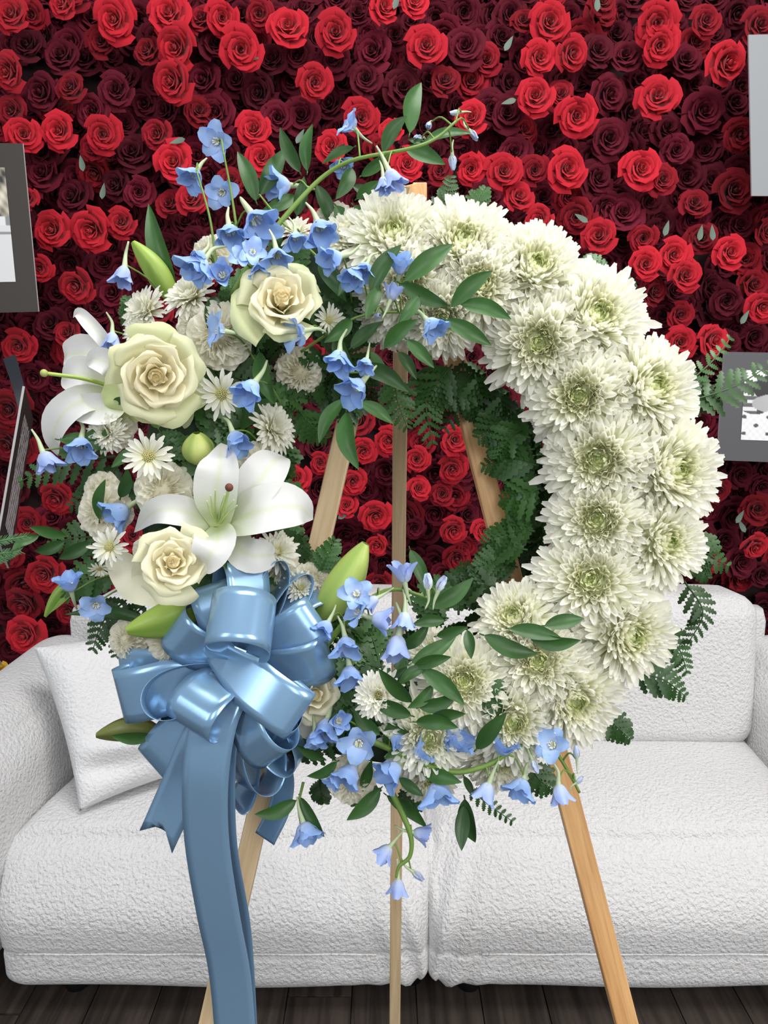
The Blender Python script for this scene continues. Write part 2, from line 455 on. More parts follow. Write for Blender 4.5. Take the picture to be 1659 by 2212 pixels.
rw = empty('rose_wall', (0.0, 2.6, 0.4), 'tall backdrop wall packed with bright red and burgundy artificial silk roses', 'flower wall')
def rwp(p): return (p[0], p[1]-2.6, p[2]-0.4)
roses = []
for tk in bright.split():
    x, y, r = tk.split(',')
    k = 'r'
    if r[-1] in 'mb': k = r[-1]; r = r[:-1]
    roses.append([float(x), float(y), float(r), k])
for r in roses: r.append(True)
# darker ones fill the field between
sp = 58.0; row = 0; y = -110.0
fill = []
while y < 1420:
    x = -190.0 + (row % 2)*sp*0.5
    while x < 1860:
        jx, jy = x+random.uniform(-14, 14), y+random.uniform(-12, 12)
        ok = True
        for q in roses:
            if (q[0]-jx)**2 + (q[1]-jy)**2 < (q[2]*0.70)**2: ok = False; break
        if jy > 1330 and jx < 20: ok = False
        if ok:
            k = 'b' if random.random() < 0.93 else 'm'
            fill.append([jx, jy, random.uniform(33, 43), k, False])
        x += sp
    y += sp*0.84; row += 1
def hidden(q):      # behind the wreath's flowers or the boards or outside the frame
    x, y = q[0], q[1]
    e = ((x-850)/560)**2 + ((y-1080)/560)**2
    e2 = ((x-890)/230)**2 + ((y-1060)/230)**2
    return (e < 1 and e2 > 1) or x < -30 or x > 1690 or y < -30 or y > 1420
allr = roses + fill
vis = [q for q in allr if not hidden(q)]; hid = [q for q in allr if hidden(q)]
vis.sort(key=lambda q: (not q[4], -q[2]))
rest = vis[292:] + hid; vis = vis[:292]
def rose_pose(q):
    front = {'r': 0.10, 'm': 0.05, 'b': 0.02}[q[3]] + (0.03 if q[4] else -0.04) + random.uniform(-.015, .02)
    P = at(q[0], q[1], RWALL - front)
    depth = np.dot(P-CAMP, [0, CP, -SP])
    R = q[2]*1.05/F*depth
    tilt = random.uniform(0, 0.42) if q[4] else random.uniform(0, 0.6); ta = random.uniform(0, 2*PI)
    n = nrm([math.cos(ta)*tilt, -1, math.sin(ta)*tilt + 0.0])
    return P, frame(n, spin=random.uniform(0, 6.28)), R
for q in vis:
    P, Rm, R = rose_pose(q)
    o = link('silk_rose', rose_me[q[3], random.randrange(5)], rw, rwp(P), Rm, R)
    o['label'] = {'r': 'bright red silk rose', 'm': 'deep red silk rose', 'b': 'dark burgundy silk rose'}[q[3]]
for key, m_ in (('b', M_BUR), ('m', M_MID), ('r', M_RED)):
    mb = MB()
    for q in rest:
        if q[3] != key: continue
        P, Rm, R = rose_pose(q)
        me = rose_me[key, random.randrange(5)]
        co = np.empty(len(me.vertices)*3); me.vertices.foreach_get('co', co)
        mb.add((co.reshape(-1, 3)*R) @ Rm.T + np.array(rwp(P)), [tuple(p.vertices) for p in me.polygons])
    if mb.n: o = link('filler_roses', mb.mesh('filler_roses', m_), rw); o['kind'] = 'stuff'
mb = MB()
bw = 1.55
box_mb(mb, rwp((0.05, 2.50, 1.75)), (bw, 0.02, 1.25)); link('backing_panel', mb.mesh('backing_panel', M_BACK, False), rw)
LEAFP = lambda t: math.sin(PI*min(1, t**0.75))**0.8*(1-0.15*t) if 0 < t < 1 else 0.02
mb = MB()
for px, py, a in ((220, 430, 80), (640, 310, 60), (850, 20, 70), (1115, 215, 200), (1160, 160, 100), (1510, 520, 80), (1270, 480, 150), (1090, 110, 60), (1435, 510, 75), (1395, 700, 100),
                  (1600, 700, 60), (545, 130, 40), (980, 970, 150), (730, 1120, 30), (1540, 520, 95), (75, 1270, 60), (1290, 25, 90), (400, 300, 200), (180, 370, 100), (1610, 1150, 120), (1590, 1130, 60)):
    P = at(px, py, RWALL-0.13); d = idir(a)
    blade(mb, spline([np.array(rwp(P)), np.array(rwp(P + d*0.02)), np.array(rwp(P + d*0.045 + PN*0.005))], 7), 0.018, PN, LEAFP, 3, 0.3)
o = link('rose_leaves', mb.mesh('rose_leaves', mat('silk_leaf', (0.10, 0.15, 0.11), 0.6)), rw); o['kind'] = 'stuff'

# ------------------------------------------------------------------ photo boards
def board(corners, thick, mt, name, label, cat='photo board'):
    A, B, C, D = [np.asarray(c, float) for c in corners]        # TL TR BR BL
    nn = nrm(np.cross(C-A, B-D)); 
    if np.dot(nn, CAMP-A) < 0: nn = -nn
    base = (A+B+C+D)/4
    root = empty(name, tuple(base), label, cat)
    mb = MB(); bk = [p - nn*thick - base for p in (A, B, C, D)]; ft = [p-base for p in (A, B, C, D)]
    mb.add(ft+bk, [(0, 3, 2, 1), (4, 5, 6, 7), (0, 1, 5, 4), (1, 2, 6, 5), (2, 3, 7, 6), (3, 0, 4, 7)])
    me = mb.mesh('mat_board', mt, False); me.materials.append(M_EDGE)
    for p in list(me.polygons)[2:]: p.material_index = 1
    link('mat_board', me, root)
    return root, base, nn, (A, B, C, D)
def print_on(root, base, nn, cor, box, fn, nx=70, ny=90):
    A, B, C, D = cor; u0, v0, u1, v1 = box; V = []; Cc = []
    for j in range(ny):
        for i in range(nx):
            a = u0+(u1-u0)*i/(nx-1); b = v0+(v1-v0)*j/(ny-1)
            V.append((A*(1-a)+B*a)*(1-b)+(D*(1-a)+C*a)*b + nn*0.0015 - base)
            g = fn(i/(nx-1), j/(ny-1)); Cc.append(g if isinstance(g, tuple) else (g, g, g))
    mb = MB(); mb.add(V, grid_faces(nx, ny), np.array(Cc))
    link('photograph', mb.mesh('photograph', M_PRINT, False), root)
def nz(x, y, s=0):
    return (math.sin(x*12.9+s)*math.cos(y*9.7+s*2)+math.sin(x*31+y*17+s)*0.6+math.sin(x*57-y*43+s*3)*0.4)/2
def photo_a(u, v):      # a snowy-looking yard with a fence, dark clothed figure low at the edge
    if v < 0.42: g = 0.34 + 0.45*nz(u*1.1, v*1.6, 1); return (max(0.03, g*1.05), max(0.03, g*0.95), max(0.02, g*0.75))
    if v < 0.5: return 0.75 if math.sin(u*50) > 0 else 0.25
    if abs(v-0.57) < 0.01: return 0.25
    if v > 0.6 and v < 0.86 and u < 0.72 + 0.25*(v-0.6) + 0.01*math.sin(v*60): return 0.02 + 0.02*abs(nz(u*20, v*20, 2))
    return 0.68
def photo_b(u, v):      # head in profile above white flowers
    if v > 0.58 + 0.05*math.sin(u*11):
        g = 0.78 + 0.12*nz(u*6, v*6, 3); 
        fl = math.sin(u*22+1)*math.sin(v*26); return 0.08 if fl < -0.78 else min(0.9, g)
    if (u-0.42)**2/0.10 + (v-0.47)**2/0.020 < 1: return 0.42 + 0.2*(u-0.3)
    if (u-0.5)**2/0.16 + (v-0.25)**2/0.05 < 1: return 0.012
    if u < 0.16 and v > 0.3: return 0.7 if math.sin(v*60) > 0 else 0.1
    return 0.75 if v < 0.18 else 0.05
Ya = 2.18
tl, tr, br, bl = at(-230, 305, Ya), at(49, 310, Ya), at(83, 673, Ya), at(-190, 680, Ya)
r_, b_, n_, c_ = board((tl, tr, br, bl), 0.006, M_MAT, 'photo_board', 'dark brown board with black and white photo, upper left of the rose wall')
print_on(r_, b_, n_, c_, (0.16, 0.14, 0.845, 0.815), photo_a)
A_, B_, C_, D_ = at(-20, 1190, 1.98), at(54, 835, 2.02), at(73, 905, 2.16), at(20, 1225, 2.16)
r_, b_, n_, c_ = board((at(54, 835, 2.00), at(72, 905, 2.17), at(20, 1228, 2.17), at(-3, 1165, 2.00)), 0.006, M_MAT, 'photo_board', 'twisted photo board seen nearly edge on, hanging by a black ribbon at left')
print_on(r_, b_, n_, c_, (0.22, 0.12, 0.84, 0.86), lambda u, v: 0.02 if nz(u*2.5, v*2.2, 5)+0.2*(0.5-v) > 0.1 else 0.75)
mb = MB(); hp = spline([at(20, 770, 2.2) - r_.location, at(38, 830, 2.16) - r_.location, at(50, 880, 2.14) - r_.location, at(52, 930, 2.12) - r_.location], 10)
blade(mb, hp, 0.036, np.array([0.2, -1, 0]), lambda t: 1 - 0.35*t, 3); link('hanging_ribbon', mb.mesh('hanging_ribbon', M_BLKRIB), r_)
r_, b_, n_, c_ = board((at(1617, 75, Ya), at(1900, 70, Ya), at(1900, 425, Ya), at(1624, 423, Ya)), 0.006, M_MAT3, 'photo_board', 'plain light grey board at the upper right edge of the rose wall')
r_, b_, n_, c_ = board((at(1564, 760, Ya), at(1850, 765, Ya), at(1840, 1005, Ya), at(1549, 994, Ya)), 0.006, M_MAT2, 'photo_board', 'dark grey board with a photo of face and white flowers, right of wreath')
print_on(r_, b_, n_, c_, (0.165, 0.16, 0.80, 0.80), photo_b)

# ------------------------------------------------------------------ easel
easel = empty('easel', (0, 0.75, 0), 'pine wooden tripod easel holding up the floral wreath', 'easel')
def ep(p): return (p[0], p[1]-0.75, p[2])
def stick(P, Q, w, t, nface, name, mt):
    P = np.asarray(P, float); Q = np.asarray(Q, float); L = np.linalg.norm(Q-P); z = nrm(P-Q)
    x = nrm(np.cross(nface, z)); y = np.cross(z, x)
    mb = MB(); box_mb(mb, (0, 0, 0), (w/2, t/2, L/2)); me = mb.mesh(name, mt, False)
    o = link(name, me, easel, ep((P+Q)/2), np.array([x, y, z]).T); bevel_mod(o, 0.0015, 2); return o
def extend_to_floor(P, Q):
    P = np.asarray(P); Q = np.asarray(Q); t = P[2]/(P[2]-Q[2]); return P + (Q-P)*t
EO = -0.02
p0, p1 = W(866, 405, EO), W(468, 2150, EO)
stick(p0, extend_to_floor(p0, p1), 0.0262, 0.018, PN, 'front_leg', M_PINE)
p0, p1 = W(885, 405, EO), W(1345, 2180, EO)
stick(p0, extend_to_floor(p0, p1), 0.0262, 0.018, PN, 'front_leg', M_OAK)['label'] = 'warmer orange-toned front leg'
p0 = W(868, 415, EO-0.03); q0 = at(853, 2190, 1.27)
stick(p0, extend_to_floor(p0, q0), 0.0205, 0.018, np.array([0, -1, 0]), 'back_leg', M_PINE)
cp_ = W(906, 432, EO-0.005)
stick(cp_+UPV*0.018, cp_-UPV*0.03, 0.018, 0.022, PN, 'top_block', M_OAK)
stick(W(640, 1500, EO+0.018), W(1180, 1500, EO+0.018), 0.02, 0.018, PN, 'crossbar', M_PINE)

# ------------------------------------------------------------------ the wreath: foam ring first
RC = (880, 1065); C3 = W(*RC, 0.05); RM = 0.262; RT = 0.075
wreath = empty('floral_wreath', tuple(C3), 'round funeral wreath of white chrysanthemums, roses, lilies and blue delphinium on an easel', 'wreath')
def wp(p): return tuple(np.asarray(p) - C3)
mb = MB(); V = []
for i in range(64):
    a = 2*PI*i/64; rd = RIGHT*math.cos(a)+UPV*math.sin(a)
    for k in range(14):
        b = 2*PI*k/14; V.append(rd*(RM + 0.045*math.cos(b)) + PN*0.035*math.sin(b))
mb.add(V, [(i*14+k, i*14+(k+1) % 14, ((i+1) % 64)*14+(k+1) % 14, ((i+1) % 64)*14+k) for i in range(64) for k in range(14)])
link('foam_ring', mb.mesh('foam_ring', M_FOAM), wreath)
def ringpose(px, py, lift=0.0):
    P = W(px, py, 0.07); d = P - C3; d = d - PN*np.dot(d, PN); r = np.linalg.norm(d); rd = d/r
    s = max(-0.92, min(0.92, (r-RM)/(RT+0.045))); c = math.sqrt(1-s*s)
    P = W(px, py, 0.04 + RT*c + lift)
    return P, nrm(PN*c + rd*s)

# fern fronds ------------------------------------------------------
def frond(base, ctrl, tip, wid, N, n=11, name='fern_frond', mt=M_FERN):
    path = spline([base, ctrl, tip], 18); mb = MB(); n = max(7, int(n*0.9)); wid = wid*1.15
    B0 = np.asarray(base)
    tube(mb, path-C3, 0.0014, 0.0005, 4)
    T = tangents(path)
    for i in range(n):
        t = 0.10 + 0.86*i/(n-1); k = t*17; j = int(min(k, 16)); fr = k-j
        p = path[j]*(1-fr)+path[j+1]*fr; tg = T[j]
        s = nrm(np.cross(tg, N)); env = (1-t)**0.75*min(1, 0.55+t*2.2)
        ln = wid*env + 0.006
        for sg in (-1, 1):
            d = nrm(s*sg*0.85 + tg*random.uniform(.5, .75) + N*random.uniform(-.35, .2))
            m_ = 11; q = [p + d*ln*u + np.asarray(N)*(-0.18*ln*u*u) for u in np.linspace(0, 1, m_)]
            hw = min(0.0058, 0.16*ln + 0.0012)
            def pr(u): 
                z = 1.0 if int(round(u*(m_-1))) % 2 == 1 else 0.5
                return (math.sin(PI*(0.12+0.80*u))**0.8)*z if u < 0.99 else 0.03
            blade(mb, np.array(q)-C3, hw*2, nrm(np.asarray(N)+s*sg*0.25), pr, 3, 0.15)
    return link(name, mb.mesh(name, mt), wreath)
def fr(px0, py0, px1, py1, o0=0.02, o1=0.02, bend=0.0, wid=0.030, n=11, tilt=0.0):
    A = W(px0, py0, o0); B = W(px1, py1, o1); d = B-A; s = nrm(np.cross(d, PN))
    frond(A, (A+B)/2 + s*bend*np.linalg.norm(d) + PN*0.008, B, wid, nrm(PN + s*tilt + UPV*0.15), n)
for a in ((250, 985, 40, 1042, .05, .05, .06, .030), (260, 1000, 150, 1095, .04, .05, -.1, .028), (250, 1170, 105, 1178, .02, .03, .1, .026), (270, 1230, 130, 1290, .05, .06, .1, .030),
          (280, 1290, 200, 1405, .02, .03, .1, .024), (320, 1300, 250, 1420, .01, .02, .1, .024), (1480, 870, 1668, 785, .02, .0, .05, .030, 10), (1470, 840, 1580, 728, .01, .0, .03, .012, 9),
          (1440, 860, 1560, 865, .0, .0, -.05, .028), (1460, 1130, 1575, 1225, .0, .0, .08, .030), (1490, 1180, 1530, 1250, .0, .0, .08, .02), (1478, 1255, 1487, 1390, .02, .02, -.22, .020),
          (1405, 1350, 1485, 1455, .0, .01, -.12, .022), (1360, 1450, 1482, 1505, .02, .02, -.1, .026), (1300, 1540, 1362, 1598, .0, .0, .0, .02), (1240, 590, 1310, 572, .0, .0, .0, .022),
          (930, 470, 975, 380, .0, -.01, .1, .016), (1030, 470, 1050, 405, .0, -.01, -.1, .016), (1330, 640, 1362, 600, .0, .0, 0, .014), (1140, 1640, 1195, 1705, .02, .02, .1, .024),
          (690, 1680, 700, 1735, .02, .02, 0, .012), (775, 1680, 790, 1735, .0, .0, 0, .022), (870, 1690, 915, 1745, .03, .03, 0, .020), (1010, 1700, 1108, 1775, .02, .02, 0, .007, 9),
          (600, 1200, 660, 1175, .02, .02, 0, .026), (690, 1240, 725, 1165, .05, .05, 0, .016), (330, 660, 262, 690, .02, .02, 0, .026), (1020, 1500, 1110, 1510, .12, .12, 0, .022),
          (850, 810, 880, 925, .03, .03, .05, .024), (780, 840, 745, 925, .02, .02, .05, .020), (940, 780, 935, 960, .03, .02, .1, .030), (1000, 770, 960, 930, .0, .0, -.1, .030)):
    fr(*a)
for i in range(26):         # the shaggy inner rim on the right
    a = math.radians(72 - i*6.2 + random.uniform(-4, 4))
    x0, y0 = 900+268*math.cos(a), 1060-285*math.sin(a)
    L = random.uniform(95, 175); b = a + PI + random.uniform(-.7, .9)
    x1, y1 = x0+L*math.cos(b)*0.75, y0 - L*math.sin(b)*0.6 + random.uniform(0, 40)
    fr(x0, y0, x1, y1, random.uniform(.0, .05), random.uniform(-.03, .03), random.uniform(-.15, .15), random.uniform(.022, .034), 12)
for i in range(40):
    a = math.radians(66 - i*4.2 + random.uniform(-3, 3))
    x0, y0 = 900+285*math.cos(a), 1060-300*math.sin(a)
    fr(x0, y0, x0 - random.uniform(60, 120)*math.cos(a) + 20, y0 + random.uniform(20, 120), -.03, -.06, random.uniform(-.1, .1), .032, 12)
for i in range(14):         # left inner rim
    a = math.radians(115 + i*10 + random.uniform(-4, 4))
    x0, y0 = 880+300*math.cos(a), 1065-300*math.sin(a)
    b = a + PI + random.uniform(-.8, .8); L = random.uniform(50, 95)
    fr(x0, y0, x0+L*math.cos(b), y0-L*math.sin(b), .02, .0, random.uniform(-.15, .15), .026, 11)
for i in range(105):         # foliage bedding between the flowers, left half and bottom
    a = math.radians(95 + (i % 48)*3.6 + random.uniform(-3, 3)) if i < 96 else random.uniform(0, 6.28)
    rr = random.uniform(330, 600); x0, y0 = 870+rr*0.92*math.cos(a), 1065-rr*math.sin(a)*0.95
    b = random.uniform(0, 6.28); L = random.uniform(90, 150)
    P, n = ringpose(x0, y0, -0.035)
    d = idir(math.degrees(b)); d = nrm(d - n*np.dot(d, n)); L3 = L/F*0.85
    frond(P-d*L3*0.3, P+d*L3*0.2+n*0.012, P+d*L3*0.7-n*0.01, 0.030, n, 10)

# chrysanthemums ---------------------------------------------------
def bloom_mesh(seed, N=300, style=0.0, spread=1.0):
    rg = random.Random(seed); mb = MB(); mc = MB()
    for i in range(N):
        f = (i+0.5)/N; a = i*2.39996 + rg.uniform(-.12, .12)
        th0 = 0.15 + 1.55*f**1.0 + rg.uniform(-.1, .1)
        L = (0.32 + 0.62*f**0.7)*rg.uniform(.86, 1.12)
        if f > 0.9: L *= rg.uniform(.95, 1.12)
        base_r = 0.12*math.sqrt(f)
        curl = (1.0 - 0.95*f)*rg.uniform(.7, 1.3) + style*f*rg.uniform(-1, .6)
        w = (0.070 + 0.072*f**0.6)*rg.uniform(.85, 1.15)
        if f < 0.12: w = 0.05; curl = 0.9
        n = 9; P = []; th = th0 + 0.30*(1-f); p = np.array([base_r, 0.0, 0.0])
        side = rg.uniform(-.16, .16)
        for k in range(n):
            P.append(p.copy()); u = k/(n-1)
            ang = th - curl*u*1.15 + (0.55*f if u < 0.3 else 0)*0
            if f > 0.55: ang += 0.25*math.sin(u*3)*rg.uniform(0.6, 1)
            p = p + np.array([math.sin(ang), side*u, math.cos(ang)])*L/(n-1)
        P = np.array(P); ca, sa = math.cos(a), math.sin(a)
        Rz = np.array([[ca, -sa, 0], [sa, ca, 0], [0, 0, 1]])
        T = tangents(P); Ns = []
        for t in T: Ns.append(nrm(np.array([-t[2], 0, t[0]])))
        Ns = -np.array(Ns) if Ns[-1][2] < 0 and f > .3 else np.array(Ns)
        g = np.array([0.56, 0.68, 0.20]); y = np.array([0.80, 0.86, 0.42]); c = np.array([0.93, 0.92, 0.68]); wcol = np.array([0.97, 0.96, 0.87])
        def colf(t, u, f=f):
            inner = max(0, 1-f/0.22)
            tipc = wcol*min(1, max(0, (f-0.1)/0.3)) + c*(1-min(1, max(0, (f-0.1)/0.3)))
            tipc = tipc*(1-inner) + (g*0.6+y*0.4)*inner
            bc = y*(1-inner) + g*inner
            k = min(1, t*1.15)**0.9
            return tuple(bc*(1-k) + tipc*k)
        prof = lambda t: (0.42 + 0.58*min(1, t/0.65))*(1.0 if t < 0.8 else math.sqrt(max(0.16, 1-((t-0.8)/0.21)**2)))
        tgt = mc if f < 0.16 else mb
        blade(tgt, P@Rz.T, w, Ns@Rz.T, prof, 3, 0.75, colf=colf)
    mb2 = mb; mb.add(*sphere_vf(0.50, (0, 0, 0.03), 14, 9, 0.62), np.array([0.80, 0.84, 0.52])); mc.add(*sphere_vf(0.16, (0, 0, 0.02)), np.array([0.25, 0.36, 0.08]))
    return mb2.mesh('chrysanthemum', M_MUM), mc.mesh('green_centre', M_MUM)
def sphere_vf(r, c=(0, 0, 0), nu=10, nv=7, sz=1.0):
    V = []
    for j in range(nv):
        ph = PI*j/(nv-1)
        for i in range(nu):
            a = 2*PI*i/nu; V.append((c[0]+r*math.sin(ph)*math.cos(a), c[1]+r*math.sin(ph)*math.sin(a), c[2]+sz*r*math.cos(ph)))
    return V, grid_faces(nu, nv, True)
blooms = [bloom_mesh(500+s, 430+10*s, style=[0.0, 0.5, -0.2, 0.8, 0.3, 0.1][s]) for s in range(6)]
mums = ((850, 487, 104), (1005, 507, 108), (1165, 560, 104), (1300, 668, 118), (1428, 828, 116), (1478, 1012, 124), (1455, 1170, 98), (1378, 1375, 108), (1250, 1522, 104),
        (1112, 1565, 92), (1090, 1655, 74), (1040, 605, 96), (880, 610, 92), (955, 690, 84), (1165, 740, 108), (1250, 855, 108), (1290, 992, 112), (1287, 1122, 104), (1277, 1250, 110),
        (1105, 1325, 88), (1165, 1425, 100), (1005, 1468, 96), (925, 1600, 84), (850, 680, 72), (760, 500, 64), (940, 1400, 60), (930, 1690, 60), (1330, 760, 70), (1355, 1255, 80), (1195, 1330, 76), (1130, 650, 72))
for i, (x, y, r) in enumerate(mums):
    P, n = ringpose(x, y, 0.02 if r > 80 else -0.005)
    if r > 80 and x > 1350: n = nrm(n + RIGHT*0.10)
    n = nrm(n*0.85 + nrm(CAMP-P)*0.25)
    depth = np.dot(P-CAMP, [0, CP, -SP]); R = r*1.2/F*depth
    me, mc = blooms[i % 6]
    Rm = frame(n, spin=i*1.7); loc = P - n*R*0.45
    o = link('chrysanthemum', me, wreath, wp(loc), Rm, R)
    link('green_centre', mc, o)

# white roses ------------------------------------------------------
def white_rose(px, py, r, lift, n, seed, N_extra, greenish, openness, label, spin=0.0, flat=1.0, centre=1.0, H=0.8):
    P, nn = ringpose(px, py, lift); nn = nrm(nrm(CAMP-P)*0.8 + np.asarray(N_extra))
    depth = np.dot(P-CAMP, [0, CP, -SP]); R = r/F*depth
    parts = rose_parts(1.0, n, seed, H=H, ruff=0.05, openness=openness, nu=13, nv=10, centre=centre)
    Rm = frame(nn, spin=spin); heart = None
    c0 = np.array([0.94, 0.85, 0.58]); c1 = np.array([0.90, 0.86, 0.64]); cg = np.array([0.66, 0.74, 0.34])
    def colour(V, f, nu=13, nv=10):
        C = []
        for j in range(nv):
            for k in range(nu):
                v = j/(nv-1); b = c0*(1-min(1, f*1.3)) + c1*min(1, f*1.3); b = b*(0.86+0.14*v)
                g = greenish*max(0, (f-0.55)/0.45)*(0.35 + 0.65*v); C.append(b*(1-g)+cg*g)
        return np.array(C)
    V, fc, f = parts[-1]; mb = MB(); mb.add(V, fc, c0*0.95); mb.add(*sphere_vf(0.17, (0, 0, H*0.62-0.35), 12, 8, 1.0), c0); tube(mb, [(0, 0, -0.35), (0, 0, -0.7)], 0.2, 0.1, 8, np.array([0.2, 0.3, 0.08]))
    root = link('white_rose', mb.mesh('white_rose', M_WROSE), wreath, wp(P), Rm, R); root['label'] = label
    for V, fc, f in parts[:-1]:
        mb = MB(); mb.add(V, fc, colour(V, f)); link('petal', mb.mesh('petal', M_WROSE), root)
    return root, R
white_rose(608, 652, 98, 0.045, 18, 21, UPV*0.35, 0.75, 1.0, 'large cream rose with pale green outer petals', 0.4, centre=1.3)
white_rose(338, 812, 108, 0.05, 19, 22, -UPV*0.05, 0.7, 1.0, 'large cream rose with pale green outer petals, opened wide', 2.0, centre=1.2)
white_rose(374, 1215, 86, 0.045, 18, 23, UPV*0.1, 0.25, 0.98, 'cream rose with a tight spiral heart', 4.0, centre=1.0)
white_rose(678, 1502, 62, 0.0, 13, 24, RIGHT*0.1, 0.05, 1.0, 'small cream rose beside the bow', 1.0, centre=1.2)
def petal_px(root, pts, width_px, cup=0.25, mt=M_LILY, prof=None, col=(0.79, 0.79, 0.765), basecol=(0.66, 0.74, 0.40), nm='petal', ruffle=0.06, N=None, n=18, nu=9, rib=True):
    if mt is M_LILY: width_px = width_px*0.86
    P = spline([W(*p) for p in pts], n); w = width_px/F*0.86
    if prof is None: prof = lambda t: max(0.015, (math.sin(PI*min(1, 0.10+0.90*t))**0.9)*(1.0-0.15*t))
    col = np.array(col); basecol = np.array(basecol)
    def colf(t, u):
        k = min(1, t/0.35); c = basecol*(1-k)+col*k
        if rib and abs(u) < 0.1: c = c*np.array([0.93, 0.97, 0.80])
        return tuple(c)
    mb = MB(); base = np.array(root.location) + (C3 if root.parent == wreath else 0)
    blade(mb, P-base, w, PN if N is None else N, prof, nu, cup, colf=colf, ruffle=ruffle, rphase=random.uniform(0, 6))
    return link(nm, mb.mesh(nm, mt), root)
# loose outer petals: big cupped ones of the roses
def loc_part(name, P, mt, verts_fn, label=None):
    mb = MB(); verts_fn(mb); o = link(name, mb.mesh(name, mt), wreath, wp(P)); 
    if label: o['label'] = label
    return o
WP = lambda t: max(0.05, min(1.0, math.sin(PI*min(1, 0.22+0.70*t))**0.55))
rr_ = loc_part('white_rose', W(374, 1240, .075), M_WROSE, lambda mb: mb.add(*sphere_vf(0.02), np.array([.8, .8, .6])), 'fallen-open outer petals of the cream rose beside the lily')
petal_px(rr_, [(380, 1255, .07), (320, 1262, .085), (285, 1240, .09), (252, 1205, .085)], 88, 0.5, M_WROSE, WP, (0.88, 0.86, 0.68), (0.85, 0.80, 0.58), rib=False)
petal_px(rr_, [(385, 1240, .06), (350, 1275, .08), (330, 1292, .075)], 150, 0.5, M_WROSE, WP, (0.88, 0.86, 0.68), (0.85, 0.80, 0.58), rib=False)
rr_ = loc_part('white_rose', W(676, 1530, .075), M_WROSE, lambda mb: mb.add(*sphere_vf(0.015), np.array([.8, .8, .6])), 'drooping lower petal of the small cream rose beside the bow')
petal_px(rr_, [(675, 1525, .08), (668, 1560, .095), (665, 1602, .085)], 80, 0.4, M_WROSE, WP, (0.88, 0.86, 0.72), (0.85, 0.82, 0.62), rib=False)
rr_ = loc_part('white_rose', W(400, 830, .08), M_WROSE, lambda mb: mb.add(*sphere_vf(0.02), np.array([.8, .8, .5])), 'green-tinged outer petals of the large cream rose at upper left')
petal_px(rr_, [(370, 850, .09), (405, 840, .11), (445, 820, .10)], 115, 0.5, M_WROSE, WP, (0.78, 0.82, 0.50), (0.85, 0.80, 0.55), rib=False)
petal_px(rr_, [(350, 840, .08), (375, 880, .10), (375, 905, .09)], 100, 0.4, M_WROSE, WP, (0.84, 0.84, 0.60), (0.85, 0.80, 0.55), rib=False)
petal_px(rr_, [(300, 830, .07), (270, 870, .085), (272, 905, .07)], 105, 0.3, M_WROSE, WP, (0.66, 0.74, 0.36), (0.85, 0.80, 0.55), rib=False, ruffle=0.15)

# lilies -----------------------------------------------------------
l1 = loc_part('lily', W(473, 1140, .095), M_LILY, lambda mb: mb.add(*sphere_vf(0.007), np.array([.35, .5, .12])), 'wide open white lily with pale green stamens above the blue bow')
petal_px(l1, [(473, 1138, .095), (540, 1065, .13), (590, 1000, .12), (612, 985, .085)], 112, 0.3)
petal_px(l1, [(473, 1138, .095), (530, 1195, .12), (575, 1200, .11), (600, 1198, .08)], 88, 0.3)
petal_px(l1, [(473, 1138, .095), (400, 1105, .135), (335, 1105, .135), (290, 1150, .095)], 76, 0.3)
petal_px(l1, [(473, 1138, .10), (560, 1105, .14), (640, 1095, .13), (676, 1122, .10)], 128, 0.25, N=nrm(PN+UPV*.3))
petal_px(l1, [(473, 1138, .105), (468, 1065, .14), (476, 1000, .145), (477, 957, .115)], 112, 0.3)
petal_px(l1, [(473, 1138, .105), (468, 1172, .16), (450, 1205, .165), (440, 1235, .145)], 102, 0.35, N=nrm(PN+UPV*.3))
for (x, y) in ((465, 1058), (447, 1082), (505, 1080), (455, 1070), (512, 1092), (486, 1068)):
    mb = MB(); b0 = W(472, 1135, .10); tube(mb, spline([b0-(C3+np.array(l1.location)), W((472+x)/2-4, (1135+y)/2, .135)-(C3+np.array(l1.location)), W(x, y, .17)-(C3+np.array(l1.location))], 8), .0013, .0007, 6, np.array([.62, .74, .35]))
    link('stamen', mb.mesh('stamen', M_LILY), l1)
mb = MB(); q = C3+np.array(l1.location); tube(mb, spline([W(475, 1135, .10)-q, W(485, 1095, .14)-q, W(494, 1056, .175)-q], 8), .0022, .0018, 8, np.array([.6, .72, .32])); st = link('pistil', mb.mesh('pistil', M_LILY), l1)
mb = MB(); V_, F_ = sphere_vf(0.0042, W(495, 1053, .177)-q); mb.add(V_, F_); link('stigma', mb.mesh('stigma', M_BROWN), l1)
l2 = loc_part('lily', W(250, 850, .06), M_LILY, lambda mb: mb.add(*sphere_vf(0.012), np.array([.7, .75, .4])), 'white lily turned left with a long green pistil')
petal_px(l2, [(262, 840, .05), (200, 770, .06), (150, 765, .05), (139, 772, .035)], 100, 0.3)
petal_px(l2, [(258, 850, .05), (190, 810, .08), (150, 815, .08), (132, 822, .06)], 92, 0.3)
petal_px(l2, [(262, 800, .06), (232, 745, .085), (195, 700, .09), (170, 676, .075), (158, 686, .06)], 40, 0.5)
petal_px(l2, [(262, 830, .08), (240, 790, .10), (205, 775, .10), (185, 785, .08)], 66, 0.4)
petal_px(l2, [(262, 870, .05), (190, 862, .09), (135, 895, .095), (115, 945, .08), (125, 985, .055)], 84, 0.35)
petal_px(l2, [(268, 870, .06), (225, 885, .09), (170, 880, .09), (150, 872, .07)], 84, 0.3)
